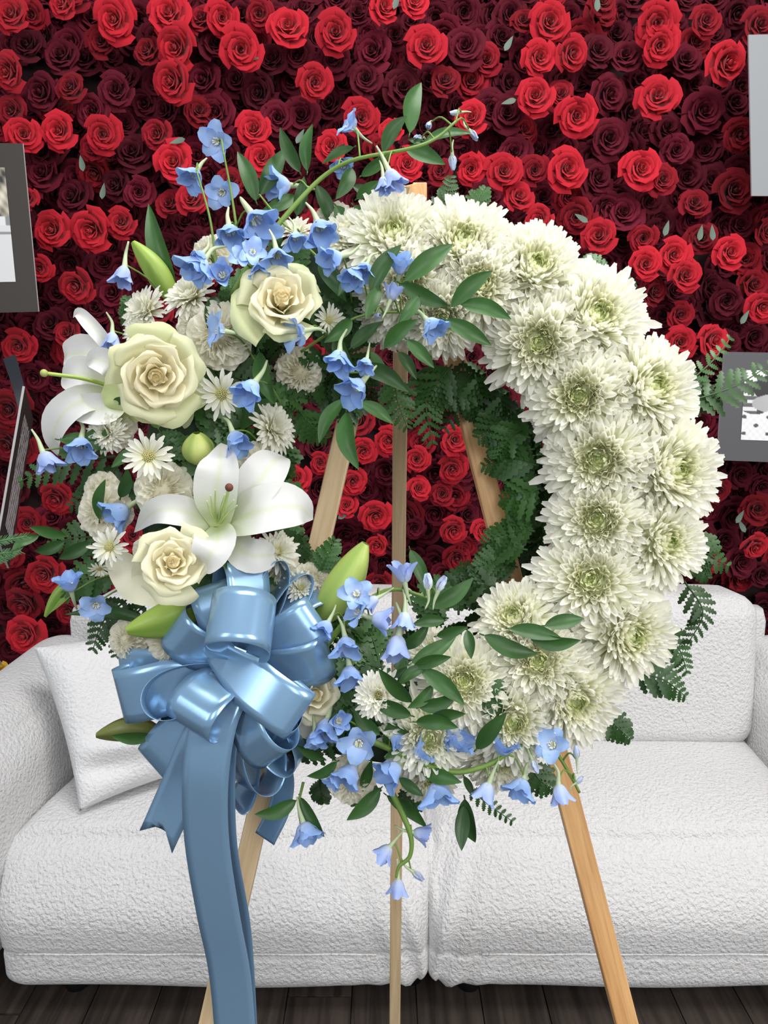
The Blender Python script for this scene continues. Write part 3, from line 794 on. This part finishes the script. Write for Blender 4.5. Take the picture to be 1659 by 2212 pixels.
q = C3+np.array(l2.location); mb = MB(); tube(mb, spline([W(250, 838, .07)-q, W(180, 818, .11)-q, W(97, 806, .13)-q], 12), .0022, .002, 8, np.array([.45, .6, .14])); link('pistil', mb.mesh('pistil', M_LILY), l2)
mb = MB(); V_, F_ = sphere_vf(0.0042, W(95, 806, .13)-q); mb.add(V_, F_, np.array([.45, .5, .15])); link('stigma', mb.mesh('stigma', M_LILY), l2)

# lily buds: six fused tepals with ridges --------------------------------
def bud(p0, p1, wpx, o0, o1, bow=0.0, label=None, col=(0.34, 0.48, 0.08), dark=(0.14, 0.28, 0.04)):
    A, B = W(*p0, o0), W(*p1, o1); d = B-A; L = np.linalg.norm(d); z = d/L; s = nrm(np.cross(z, PN)); n = np.cross(s, z)
    R = wpx/F*0.84/2; V = []; C = []; nu, nv = 24, 20
    for j in range(nv):
        t = j/(nv-1); r = R*max(0.03, math.sin(PI*(0.06+0.90*t**0.9))**0.75)
        c = z*L*t + s*bow*L*math.sin(PI*t)
        for i in range(nu):
            a = 2*PI*i/nu; rr = r*(1 - 0.13*abs(math.cos(1.5*a))**6); V.append(A + c + s*rr*math.cos(a) + n*rr*math.sin(a) - A)
            k = abs(math.cos(1.5*a))**4; st = 0.5+0.5*math.sin(a*18)
            cc = np.array(col)*(0.92+0.08*st)*(1-k*0.6) + np.array(dark)*k*0.6
            C.append(cc)
    mb = MB(); mb.add(V, grid_faces(nu, nv, True), np.array(C))
    o = link('lily_bud', mb.mesh('lily_bud', M_BUD), wreath, wp(A)); 
    if label: o['label'] = label
bud((380, 655), (288, 523), 58, .05, .06, 0.04, 'tall green lily bud at upper left')
bud((450, 1285), (273, 1363), 82, .09, .12, -0.06, 'fat lime green lily bud beside the bow')
bud((690, 1345), (790, 1174), 84, .08, .10, 0.03, 'upright lime lily bud right of the bow', (0.46, 0.58, 0.14), (0.25, 0.42, 0.08))
bud((350, 1582), (208, 1588), 58, .04, .05, 0.08, 'olive lily bud below the bow at left', (0.22, 0.24, 0.06), (0.05, 0.10, 0.03))
bud((432, 1002), (425, 935), 70, .10, .12, 0.0, 'short yellow-green lily bud above the open lily', (0.60, 0.66, 0.20), (0.25, 0.45, 0.08))
bud((185, 1240), (97, 1332), 30, .05, .06, 0.1, None, (0.22, 0.36, 0.06))

# leaves ------------------------------------------------------------
def leaf(bx, by, tx, ty, off=0.10, off2=None, wr=0.32, mt=M_LEAF, nm='leaf', bend=None, cup=0.35, par=None, tilt=None):
    off2 = off + random.uniform(-.012, .02) if off2 is None else off2
    A, B = W(bx, by, off), W(tx, ty, off2); d = B-A; L = np.linalg.norm(d); s = nrm(np.cross(d, PN))
    bend = random.uniform(-.09, .09) if bend is None else bend
    tilt = random.uniform(-.45, .45) if tilt is None else tilt
    P = spline([A, (A+B)/2 + s*bend*L + PN*0.06*L, B], 14) - A
    mb = MB(); blade(mb, P, L*wr, nrm(PN+s*tilt), lambda t: max(0.02, math.sin(PI*t**0.82)**0.85), 5, cup)
    tube(mb, [P[0]-d*0.08, P[0]], 0.0007, 0.0009, 4)
    o = link(nm, mb.mesh(nm, mt), wreath, wp(A)); return o
RUS = '''553,435,513,327 562,422,617,320 648,372,605,275 664,370,675,268 641,467,657,381 684,399,723,503 639,422,565,456 764,318,696,354 761,363,725,431
827,329,879,250 885,288,910,178 917,304,1019,288 877,320,962,355 761,399,840,462 764,444,834,517 725,444,780,523 800,632,867,528 874,607,980,527 974,663,1064,585
865,612,969,661 994,657,1105,690 962,691,1062,747 830,752,902,690 879,734,938,795 757,752,822,695 648,562,602,592 687,571,748,652 560,760,595,875 467,640,452,720
725,725,765,800 775,792,883,847 777,869,850,916 748,890,775,1015 743,862,689,958 886,1187,923,1280 931,1313,1023,1248 866,1401,927,1347 889,1433,986,1374 893,1440,975,1419
943,1374,1011,1354 1009,1361,1018,1424 1045,1372,1162,1413 1101,1358,1214,1379 1176,1352,1262,1336 1142,1374,1255,1383 889,1517,817,1444 889,1546,799,1512 909,1444,1004,1523
905,1528,988,1500 898,1560,990,1572 927,1555,1006,1542 821,1587,762,1526 1029,1618,1095,1539 839,1564,887,1590 817,1505,880,1440 728,1645,663,1677 821,1704,749,1772 835,1718,923,1788
862,1680,915,1720 912,1668,997,1690 1002,1677,1024,1722 1004,1725,1027,1820 1002,1740,997,1838 640,1729,550,1759 649,1722,701,1808 785,1704,803,1641 274,862,240,875 127,950,232,973
300,965,240,1010 215,1123,228,1035 260,1075,275,1010 143,1158,63,1138 84,1157,25,1190 140,1170,75,1190 198,1172,127,1207 330,1590,240,1590 700,1640,640,1610 870,1600,830,1640
780,380,842,330 770,430,820,390 905,640,860,700 790,590,730,640 760,690,700,740 820,620,790,690 930,330,880,300 860,760,900,820 800,760,840,810 705,350,745,310 920,1440,860,1480
960,1340,890,1350 935,1480,880,1530 760,1450,800,1500 740,1530,700,1590 860,1550,830,1620 450,1180,490,1230'''
for tk in RUS.split():
    v = [float(q) for q in tk.split(',')]
    P, n = ringpose(v[0], v[1]); base_off = np.dot(P-PLANE0, PN)
    dd = math.hypot(v[0]-880, v[1]-1065)*0.00052
    off = 0.165 if (v[0] > 790 and 520 < v[1] < 760) or (v[0] > 880 and v[1] > 1340 and v[1] < 1640) else (0.12 if 180 < dd/0.00052 < 620 else 0.09)
    if v[1] < 480 and v[0] < 760: off = 0.08
    L = math.hypot(v[2]-v[0], v[3]-v[1]); leaf(*v, off=off, wr=0.36 if L < 100 else 0.31, nm='ruscus_leaf')
leaf(380, 640, 321, 440, .05, .05, 0.20, bend=-.03, nm='lily_leaf', cup=0.5)
leaf(437, 940, 605, 855, .06, .08, 0.26, bend=.05, nm='lily_leaf')
leaf(330, 1345, 140, 1327, .07, .07, 0.14, bend=.08, nm='lily_leaf')
leaf(355, 900, 274, 868, .13, .13, 0.26, nm='lily_leaf', mt=M_STEM)
leaf(342, 925, 338, 895, .12, .12, 0.8, nm='lily_leaf', mt=M_STEM)
leaf(185, 1240, 95, 1332, .05, .06, 0.25, nm='lily_leaf', mt=M_STEM)
leaf(600, 850, 440, 900, .05, .05, 0.28, nm='lily_leaf')
leaf(250, 920, 170, 950, .08, .09, 0.3, nm='lily_leaf')

# carnations --------------------------------------------------------
def carnation_mesh(seed):
    rg = random.Random(seed); mb = MB()
    for i in range(46):
        f = i/45; a = i*2.39996; el = 1.25 - 1.35*f**1.3 + rg.uniform(-.22, .22); L = 0.62+0.38*f; hw = 0.42 + rg.uniform(-.05, .1)
        nu, nv = 12, 6; V = []; C = []; ph = rg.uniform(0, 6); fq = rg.uniform(7, 10)
        for j in range(nv):
            v = j/(nv-1)
            for k in range(nu):
                u = -1+2*k/(nu-1); r = L*v*(1-0.12*u*u); e = el - 0.35*v*f
                nn = 0.17*v*v*math.sin(u*fq+ph) + 0.02*v*math.sin(u*19+ph) ; 
                x = r*math.cos(e) - nn*math.sin(e); z = r*math.sin(e) + nn*math.cos(e)
                ang = a + u*hw*(0.6+0.7*v) ; r2 = max(0.02, x)
                V.append((r2*math.cos(ang) + 0.05*v*math.cos(a), r2*math.sin(ang) + 0.05*v*math.sin(a), z*0.72 + (0.03*(k % 2) if j == nv-1 else 0)))
                C.append(np.array([0.95, 0.90, 0.68])*(1-v) + np.array([0.95, 0.93, 0.82])*v)
        mb.add(V, grid_faces(nu, nv), np.array(C))
    mb.add(*sphere_vf(0.42, (0, 0, 0.10), 14, 9, 0.9), np.array([0.93, 0.88, 0.66]))
    return mb.mesh('carnation', M_CARN)
carn = [carnation_mesh(s) for s in (1, 2, 3)]
for i, (x, y, r, l) in enumerate(((470, 722, 70, .02), (425, 700, 45, .01), (218, 1105, 58, -.01), (352, 1060, 62, .0), (272, 1385, 44, -.01), (362, 1385, 48, -.01), (648, 805, 50, -.02),
                                  (757, 1690, 52, -.01), (600, 1225, 55, -.02), (455, 545, 44, -.02), (235, 920, 50, -.02), (675, 1250, 40, -.01), (560, 1000, 45, .0), (320, 1190, 35, -.02), (720, 470, 40, -.03), (215, 1060, 40, -.02))):
    P, n = ringpose(x, y, l); n = nrm(n*0.5 + nrm(CAMP-P)*0.7); R = r/F*np.dot(P-CAMP, [0, CP, -SP])*1.1
    link('carnation', carn[i % 3], wreath, wp(P-n*R*0.3), frame(n, spin=i), R)
# small daisy mums ----------------------------------------------------
def daisy_mesh(seed, n1=34, dense=0):
    rg = random.Random(seed); mb = MB(); mc = MB()
    for i in range(n1 + dense):
        f = i/(n1+dense); a = i*2.39996; L = (1.0 - (0.35*f if dense else 0.2*f))*rg.uniform(.85, 1.1); el = 0.05 + (1.15*f if dense else 0.6*f) + rg.uniform(-.12, .12)
        P = [np.array([0.08+L*u*math.cos(el+0.1*u), rg.uniform(-.02, .02)*u, L*u*math.sin(el)+0.08*math.sin(u*3)]) for u in np.linspace(0, 1, 6)]
        ca, sa = math.cos(a), math.sin(a); Rz = np.array([[ca, -sa, 0], [sa, ca, 0], [0, 0, 1]])
        blade(mb, np.array(P)@Rz.T, 0.17, np.array([-math.sin(el)*ca, -math.sin(el)*sa, math.cos(el)]), lambda t: (0.35+0.65*min(1, t/0.6))*(1 if t < 0.85 else math.sqrt(max(.03, 1-((t-.85)/.16)**2))), 3, 0.5,
              colf=lambda t, u: tuple(np.array([0.80, 0.80, 0.48])*(1-min(1, t*1.5)) + np.array([0.90, 0.89, 0.80])*min(1, t*1.5)))
    for i in range(60):
        f = i/60; a = i*2.39996; r = 0.26*math.sqrt(f); tube(mc, [(r*math.cos(a)*.8, r*math.sin(a)*.8, 0.05), (r*math.cos(a), r*math.sin(a), 0.24-0.12*f)], 0.025, 0.03, 5, np.array([0.78, 0.74, 0.36]))
    return mb.mesh('spray_chrysanthemum', M_MUM), mc.mesh('yellow_centre', M_MUM)
dz = [daisy_mesh(1, 26), daisy_mesh(2, 30, 40), daisy_mesh(3, 40, 70)]
for i, (x, y, r, k, dx, dy, l) in enumerate(((320, 985, 57, 0, -.1, .1, .035), (235, 1182, 45, 0, -.3, 0, .03), (478, 852, 55, 0, -.1, 0, .02), (312, 672, 58, 2, -.7, .5, .0), (412, 638, 62, 2, -.5, .6, .01),
                                          (590, 925, 58, 2, .9, .35, .0), (818, 1502, 56, 2, 0, 0, .04), (712, 692, 38, 0, .5, 0, .02), (600, 1190, 50, 1, .2, .4, .0), (540, 1195, 45, 1, 0, .5, .0),
                                          (230, 935, 45, 2, -.4, 0, -.01), (300, 715, 40, 2, -.5, .3, .0), (650, 1270, 40, 1, .2, .3, .0), (215, 1230, 25, 0, -.2, -.8, .02), (640, 500, 45, 1, -.1, .8, -.01))):
    P, n = ringpose(x, y, l); n = nrm(nrm(CAMP-P) + RIGHT*dx*1.2 + UPV*dy*1.2); R = r/F*np.dot(P-CAMP, [0, CP, -SP])*1.05
    me, mc = dz[k]; o = link('spray_chrysanthemum', me, wreath, wp(P-n*R*0.2), frame(n, spin=i*1.3), R); link('yellow_centre', mc, o)

# delphinium ---------------------------------------------------------
STEMS = [[(500, 640, .09), (545, 560, .10), (590, 500, .10), (640, 440, .10), (700, 380, .10), (765, 345, .11), (880, 322, .12), (940, 300, .12), (985, 262, .12)],
         [(700, 1400, .10), (740, 1350, .11), (790, 1300, .12), (850, 1273, .12), (905, 1285, .12), (925, 1292, .12)],
         [(800, 1600, .12), (860, 1625, .12), (930, 1655, .125), (990, 1668, .125), (1060, 1650, .125), (1110, 1618, .125), (1160, 1606, .125), (1200, 1625, .12), (1235, 1680, .12), (1252, 1712, .12)],
         [(835, 1690, .11), (870, 1760, .11), (888, 1810, .11), (885, 1850, .11), (862, 1872, .11), (856, 1895, .11)],
         [(470, 610, .11), (455, 480, .11), (425, 370, .11)], [(515, 520, .11), (500, 420, .11), (483, 330, .12)],
         [(650, 760, .10), (760, 690, .12), (840, 675, .13), (905, 678, .14)], [(690, 560, .10), (610, 480, .10), (560, 420, .09)],
         [(655, 1690, .09), (645, 1740, .09), (650, 1785, .09)], [(720, 760, .1), (735, 800, .12), (790, 805, .13)]]
stem3 = []
for s in STEMS:
    P = spline([W(*p) for p in s], 40); mb = MB(); big = len(s) > 5
    tube(mb, P-P[0], 0.0036 if big else 0.0016, 0.0014 if big else 0.0010, 8)
    link('flower_stem', mb.mesh('flower_stem', M_STEM), wreath, wp(P[0])); stem3.append(P)
allstem = np.vstack(stem3)
sepal_me = {}
def sepal_mesh(kind, s):
    rg = random.Random(s*7+{'o': 1, 'b': 2, 'p': 3, 'c': 4}[kind]); mb = MB()
    op = {'o': 1.15, 'b': 0.5, 'p': 0.34, 'c': 0.10}[kind]
    P = []; L = 1.0
    p = np.array([0.05, 0, 0.0]); th = op*0.55
    for k in range(9):
        P.append(p.copy()); u = k/8
        ang = op*(0.45+0.9*u) + (0.35*u*u if kind != 'c' else -0.55*u)
        if kind in 'bp' and u < 0.3: ang += 0.9*(0.3-u)/0.3
        if kind == 'c' and u < 0.45: ang += 1.1*(0.45-u)
        p = p + np.array([math.sin(ang), 0, math.cos(ang)])*L/8
    T = tangents(np.array(P)); Ns = np.array([[-t[2], 0, t[0]] for t in T])
    blue = np.array([0.29, 0.46, 0.82]); lite = np.array([0.62, 0.73, 0.92]); pale = np.array([0.66, 0.72, 0.80])
    if kind in 'c': blue = np.array([0.50, 0.58, 0.78]); lite = np.array([0.66, 0.70, 0.62])
    if kind in 'p': blue = np.array([0.36, 0.47, 0.84]); lite = np.array([0.62, 0.68, 0.74])
    def colf(t, u):
        k = min(1, t*1.5); c = lite*(1-k)+blue*k
        if t > 0.86 and abs(u) < 0.3: c = c*0.6 + np.array([0.45, 0.5, 0.25])*0.4
        if kind == 'o': c = c*(0.8+0.2*abs(u)) + lite*(0.2-0.2*abs(u))
        return tuple(c)
    blade(mb, P, {'o': 0.82, 'b': 0.74, 'p': 0.60, 'c': 0.50}[kind], Ns, lambda t: max(0.06, math.sin(PI*min(1, 0.08+0.86*t**0.9))**0.7), 7, 0.25 if kind == 'o' else 0.75, colf=colf, ruffle=0.12, rphase=rg.uniform(0, 6))
    return mb.mesh('sepal', M_DELPH)
for k in 'obpc':
    for s in range(3): sepal_me[k, s] = sepal_mesh(k, s)
mb = MB(); 
for i in range(9):
    a = i*2.4; tube(mb, [(0, 0, 0), (0.10*math.cos(a), 0.10*math.sin(a), 0.16), (0.16*math.cos(a), 0.16*math.sin(a), 0.34)], 0.05, 0.035, 5, np.array([0.86, 0.86, 0.80]) if i % 3 else np.array([0.72, 0.74, 0.42]))
eye_me = mb.mesh('eye', M_DELPH)
FL = '''470,305,-,38,o 415,385,60,34,b 483,415,-,36,o 600,400,0,38,b 763,275,-45,38,o 926,272,-,20,c 902,298,-,22,c 978,350,95,24,c 1024,292,130,20,c 983,244,10,16,c
850,390,115,38,p 500,510,105,40,b 560,485,125,50,b 695,500,110,42,b 715,560,20,36,b 600,560,98,38,b 422,580,45,44,b 545,548,-,30,o 478,590,-,30,b 762,600,60,36,b
865,568,-95,34,b 850,630,-110,28,p 267,600,85,36,p 480,715,-12,44,o 652,715,5,46,o 815,682,-,18,c 938,708,135,38,b 765,845,50,44,b 730,780,80,38,b 535,845,50,42,b
512,955,115,38,b 100,1000,108,36,p 175,972,90,40,b 252,1110,32,40,b 245,738,98,30,p 148,1255,-75,34,b 208,1305,-,34,o 870,1235,-80,34,p 924,1258,-90,26,c 953,1262,-115,26,c
772,1285,-,36,o 778,1325,-25,38,o 828,1340,170,36,p 873,1345,85,32,p 857,1405,85,46,p 750,1400,100,36,b 757,1465,95,38,b 703,1580,80,40,b 735,1557,-,26,b 776,1602,-,42,o
838,1668,35,42,b 750,1678,60,42,b 990,1602,-150,38,b 1090,1605,-110,38,b 1195,1612,-,38,o 915,1622,-160,34,b 950,1722,100,46,b 1048,1715,70,34,p 1125,1708,75,36,b 1155,1655,110,22,c
1208,1718,95,32,p 1246,1625,-90,20,c 1252,1685,-140,14,c 663,1802,110,36,b 912,1803,165,28,p 828,1845,50,30,p 903,1892,140,22,c 860,1920,90,28,p 785,585,60,30,b
560,590,100,30,b 640,520,100,30,b 700,1360,60,30,b 800,1300,30,26,p 680,1600,90,30,b 430,560,60,28,b 525,560,-,28,o 790,790,80,26,b 720,1690,40,24,b 860,1600,150,24,b 830,400,95,28,p
740,360,-,26,b 970,1600,150,22,b'''
mb_sp = {}
for s in range(2):
    mb = MB(); tube(mb, spline([(0, 0, 0.12), (0.02, 0, -0.12), (0.05, 0, -0.55), (0.18*(1 if s else -1), 0, -1.0)], 12), 0.14, 0.035, 8); mb_sp[s] = mb.mesh('spur', M_SPUR)
for i, tk in enumerate(FL.split()):
    x, y, a, r, kind = tk.split(','); x, y, r = float(x), float(y), float(r)
    in_ring = 300 < math.hypot(x-880, y-1065) < 620
    out_ = math.hypot(x-860, y-1065) > 610
    off = 0.085 if y < 480 and not (800 < x < 880) else 0.14
    if 380 < x < 860 and 540 < y < 900: off = 0.165
    if x < 300: off = 0.10
    if y > 1560: off = 0.13
    if y > 1780: off = 0.11
    if (x > 800 and 540 < y < 740): off = 0.165
    P = W(x, y, off)
    if a == '-':
        ax = nrm(nrm(CAMP-P) + idir(random.uniform(0, 360))*0.45)
    else:
        sd = idir(float(a)); ax = nrm(-sd*1.0 + nrm(CAMP-P)*(0.55 if kind in 'ob' else 0.15))
    R = r/F*np.dot(P-CAMP, [0, CP, -SP])*(1.22 if kind == 'o' else 1.5)
    P = P - ax*R*(0.1 if kind == 'o' else 0.5)
    Rm = frame(ax, spin=random.uniform(0, 6.28))
    mb = MB(); V_, F_ = sphere_vf(0.10, (0, 0, 0.02), 8, 5); mb.add(V_, F_); 
    root = link('delphinium_flower', mb_sp[i % 2], wreath, wp(P), Rm, R)
    if kind == 'c': root['label'] = 'pale unopened delphinium bud'
    for k in range(5):
        ang = 2*PI*k/5 + random.uniform(-.15, .15)
        o = link('sepal', sepal_me[kind, random.randrange(3)], root, (0, 0, 0), rotz(ang)@roty(random.uniform(-.18, .18)), random.uniform(.88, 1.1))
    if kind in 'ob': link('eye', eye_me, root)
    # little curved stalk to the nearest stem or into the wreath
    q0 = P - ax*R*0.08
    dd = np.linalg.norm(allstem-P, axis=1); j = int(np.argmin(dd))
    q1 = allstem[j] if dd[j] < 0.06 else P + (C3-P)*0.12 - PN*0.05
    md = (q0+q1)/2 + UPV*0.008
    mb = MB(); tube(mb, spline([q1-P, md-P, q0-P], 8), 0.0011, 0.0009, 5); link('flower_stalk', mb.mesh('flower_stalk', M_STEM), wreath, wp(P))

# ------------------------------------------------------------------ blue bow with tails
BC = W(520, 1440, .10)
bow = empty('ribbon_bow', tuple(BC), 'shiny light blue satin bow with long trailing tails on the lower left of the wreath', 'bow')
RW_ = 0.049
def rib(P, S, width, name, notch=0.0, nu=7, th=0.0):
    P = np.asarray(P); n = len(P); V = []
    for i in range(n):
        w = width[i] if np.ndim(width) else width
        for k in range(nu):
            u = -1+2*k/(nu-1)
            p = P[i] + S[i]*w/2*u
            if notch and i == n-1: p = p + (P[-1]-P[-2])/max(1e-6, np.linalg.norm(P[-1]-P[-2]))*notch*(abs(u)-0.5)
            V.append(p-BC)
    mb = MB(); mb.add(V, grid_faces(nu, n)); o = link(name, mb.mesh(name, M_RIB), bow)
    m = o.modifiers.new('thick', 'SOLIDIFY'); m.thickness = 0.0005
    return o
def loop(ax_, ay_, off, w, B, cx=520, cy=1440, coff=0.10, width=RW_, tw=0.0, sq=1.0):
    """one bow loop: from the knot out to an apex and back; w = width direction (right, up, toward)"""
    C = W(cx, cy, coff); A = W(ax_, ay_, off); d = A-C; L = np.linalg.norm(d); d = d/L
    wv = RIGHT*w[0]+UPV*w[1]+PN*w[2]; wv = nrm(wv - d*np.dot(wv, d)); n = np.cross(d, wv)
    ts = np.linspace(0.0, 1.0, 44); P = []; S = []
    for t in ts:
        a = L*math.sin(PI*t)**0.9; l = -B*math.cos(PI*t)*math.sin(PI*t)**0.75
        P.append(C + d*a + n*l)
        tt = tw*(t-0.5)*2
        S.append(nrm(wv*math.cos(tt)+d*math.sin(tt)*0.6))
    wid = [width*(0.45+0.55*min(1, math.sin(PI*t)*2.2)) for t in ts]
    rib(P, S, wid, 'loop')
loop(510, 1735, .06, (.5, .2, .8), .030)
loop(262, 1440, .05, (.25, 1, .2), .035)
loop(332, 1655, .08, (.75, -.65, .2), .032, tw=.2)
loop(598, 1212, .08, (.35, -.1, .9), .030)
loop(700, 1285, .07, (.5, -.5, .75), .034)
loop(258, 1500, .09, (.45, .9, .1), .050, width=.058)
loop(565, 1708, .09, (.55, .1, .8), .045)
loop(640, 1655, .09, (-.5, .6, .6), .036)
loop(520, 1212, .11, (.75, .35, -.55), .036)
loop(655, 1240, .07, (.6, .3, .7), .028)
loop(375, 1345, .12, (.55, .75, .35), .036)
loop(712, 1410, .12, (.05, .9, .45), .040, width=.052)
loop(688, 1330, .13, (-.35, .9, .1), .032)
loop(598, 1640, .135, (.75, .25, .6), .042)
loop(318, 1530, .12, (.9, .45, .15), .045, width=.058)
loop(630, 1590, .12, (.3, .3, .8), .040)
loop(455, 1260, .12, (.8, .45, -.1), .034)
loop(405, 1570, .15, (.95, -.15, .1), .042, width=.056)
loop(520, 1325, .205, (.05, .9, -.40), .058, cy=1405, coff=.11, width=.056)
loop(650, 1550, .15, (.68, .72, .0), .030, cx=455, cy=1400, coff=.12, width=.052)
def tail(pts, width, S, notch, name='tail'):
    P = spline([W(*p) for p in pts], 36); T = tangents(P); SS = []
    for i in range(len(P)):
        u = i/(len(P)-1); s = S[0]*(1-u)+S[1]*u; SS.append(nrm(s - T[i]*np.dot(s, T[i])))
    rib(P, SS, width, name, notch)
tail([(560, 1560, .09), (610, 1660, .07), (605, 1740, .06), (572, 1812, .055)], .026, (RIGHT+PN*.5, RIGHT+PN*.3), 0.0)
tail([(500, 1500, .12), (440, 1590, .12), (395, 1690, .11), (345, 1800, .10)], .044, (RIGHT*.9+UPV*.2, RIGHT+UPV*.35+PN*.3), 0.022)
tail([(510, 1480, .11), (480, 1600, .11), (478, 1800, .09), (510, 2000, .05), (525, 2230, .02)], .042, (RIGHT+PN*.6, RIGHT+PN*.5), 0.0)
tail([(500, 1470, .13), (462, 1560, .14), (444, 1680, .135), (447, 1820, .12), (472, 1980, .10), (497, 2110, .08), (512, 2300, .06), (520, 2500, .04)], .048, (RIGHT, RIGHT+PN*.25), 0.0)

# ------------------------------------------------------------------ neighbouring plants cut by the left edge
fp = empty('evergreen_sprig', tuple(at(-60, 1180, 0.8)), 'pale green needled evergreen sprig entering at the left edge', 'plant')
mb = MB(); org = at(-60, 1180, 0.8)
for (x0, y0, x1, y1) in ((-60, 1180, 58, 1158), (-60, 1205, 45, 1190), (-40, 1225, 25, 1198)):
    A, B = at(x0, y0, .80), at(x1, y1, .80); d = nrm(B-A); s = nrm(np.cross(d, PN)); tube(mb, [A-org, B-org], .0012, .0006, 5)
    for k in range(40):
        p = A+(B-A)*k/40.0
        for sg in (-1, 1):
            e = p + s*sg*0.007*(1-0.5*k/40) + d*0.006 + PN*random.uniform(-.003,.004); blade(mb, np.array([p, (p+e)/2, e])-org, 0.0011, PN, lambda t: 1-0.6*t, 2)
link('needles', mb.mesh('needles', mat('pale_green', (0.07, 0.17, 0.06), 0.5)), fp)
yf = empty('yellow_flower', tuple(at(-6, 1455, 2.33)), 'yellow bloom with a green leaf peeking past the left sofa arm', 'flower')
mb = MB(); c = at(-6, 1455, 2.33)
for V, fc, f in rose_parts(0.045, 10, 5, nu=6, nv=5): mb.add(V @ frame(np.array([0.2, -1, 0.2])).T, fc)
link('petals', mb.mesh('petals', M_YEL), yf)
mb = MB(); blade(mb, spline([(0, 0, 0), (0.01, -0.02, 0.02), (0.02, -0.02, 0.045)], 7), 0.02, np.array([0, -1.0, 0]), LEAFP, 3, 0.2); link('leaf', mb.mesh('leaf', M_STEM), yf)
mb = MB(); tube(mb, [(0, 0, 0), (-0.03, 0.02, -float(c[2]))], 0.004, ns=6); link('stem', mb.mesh('stem', M_STEM), yf)
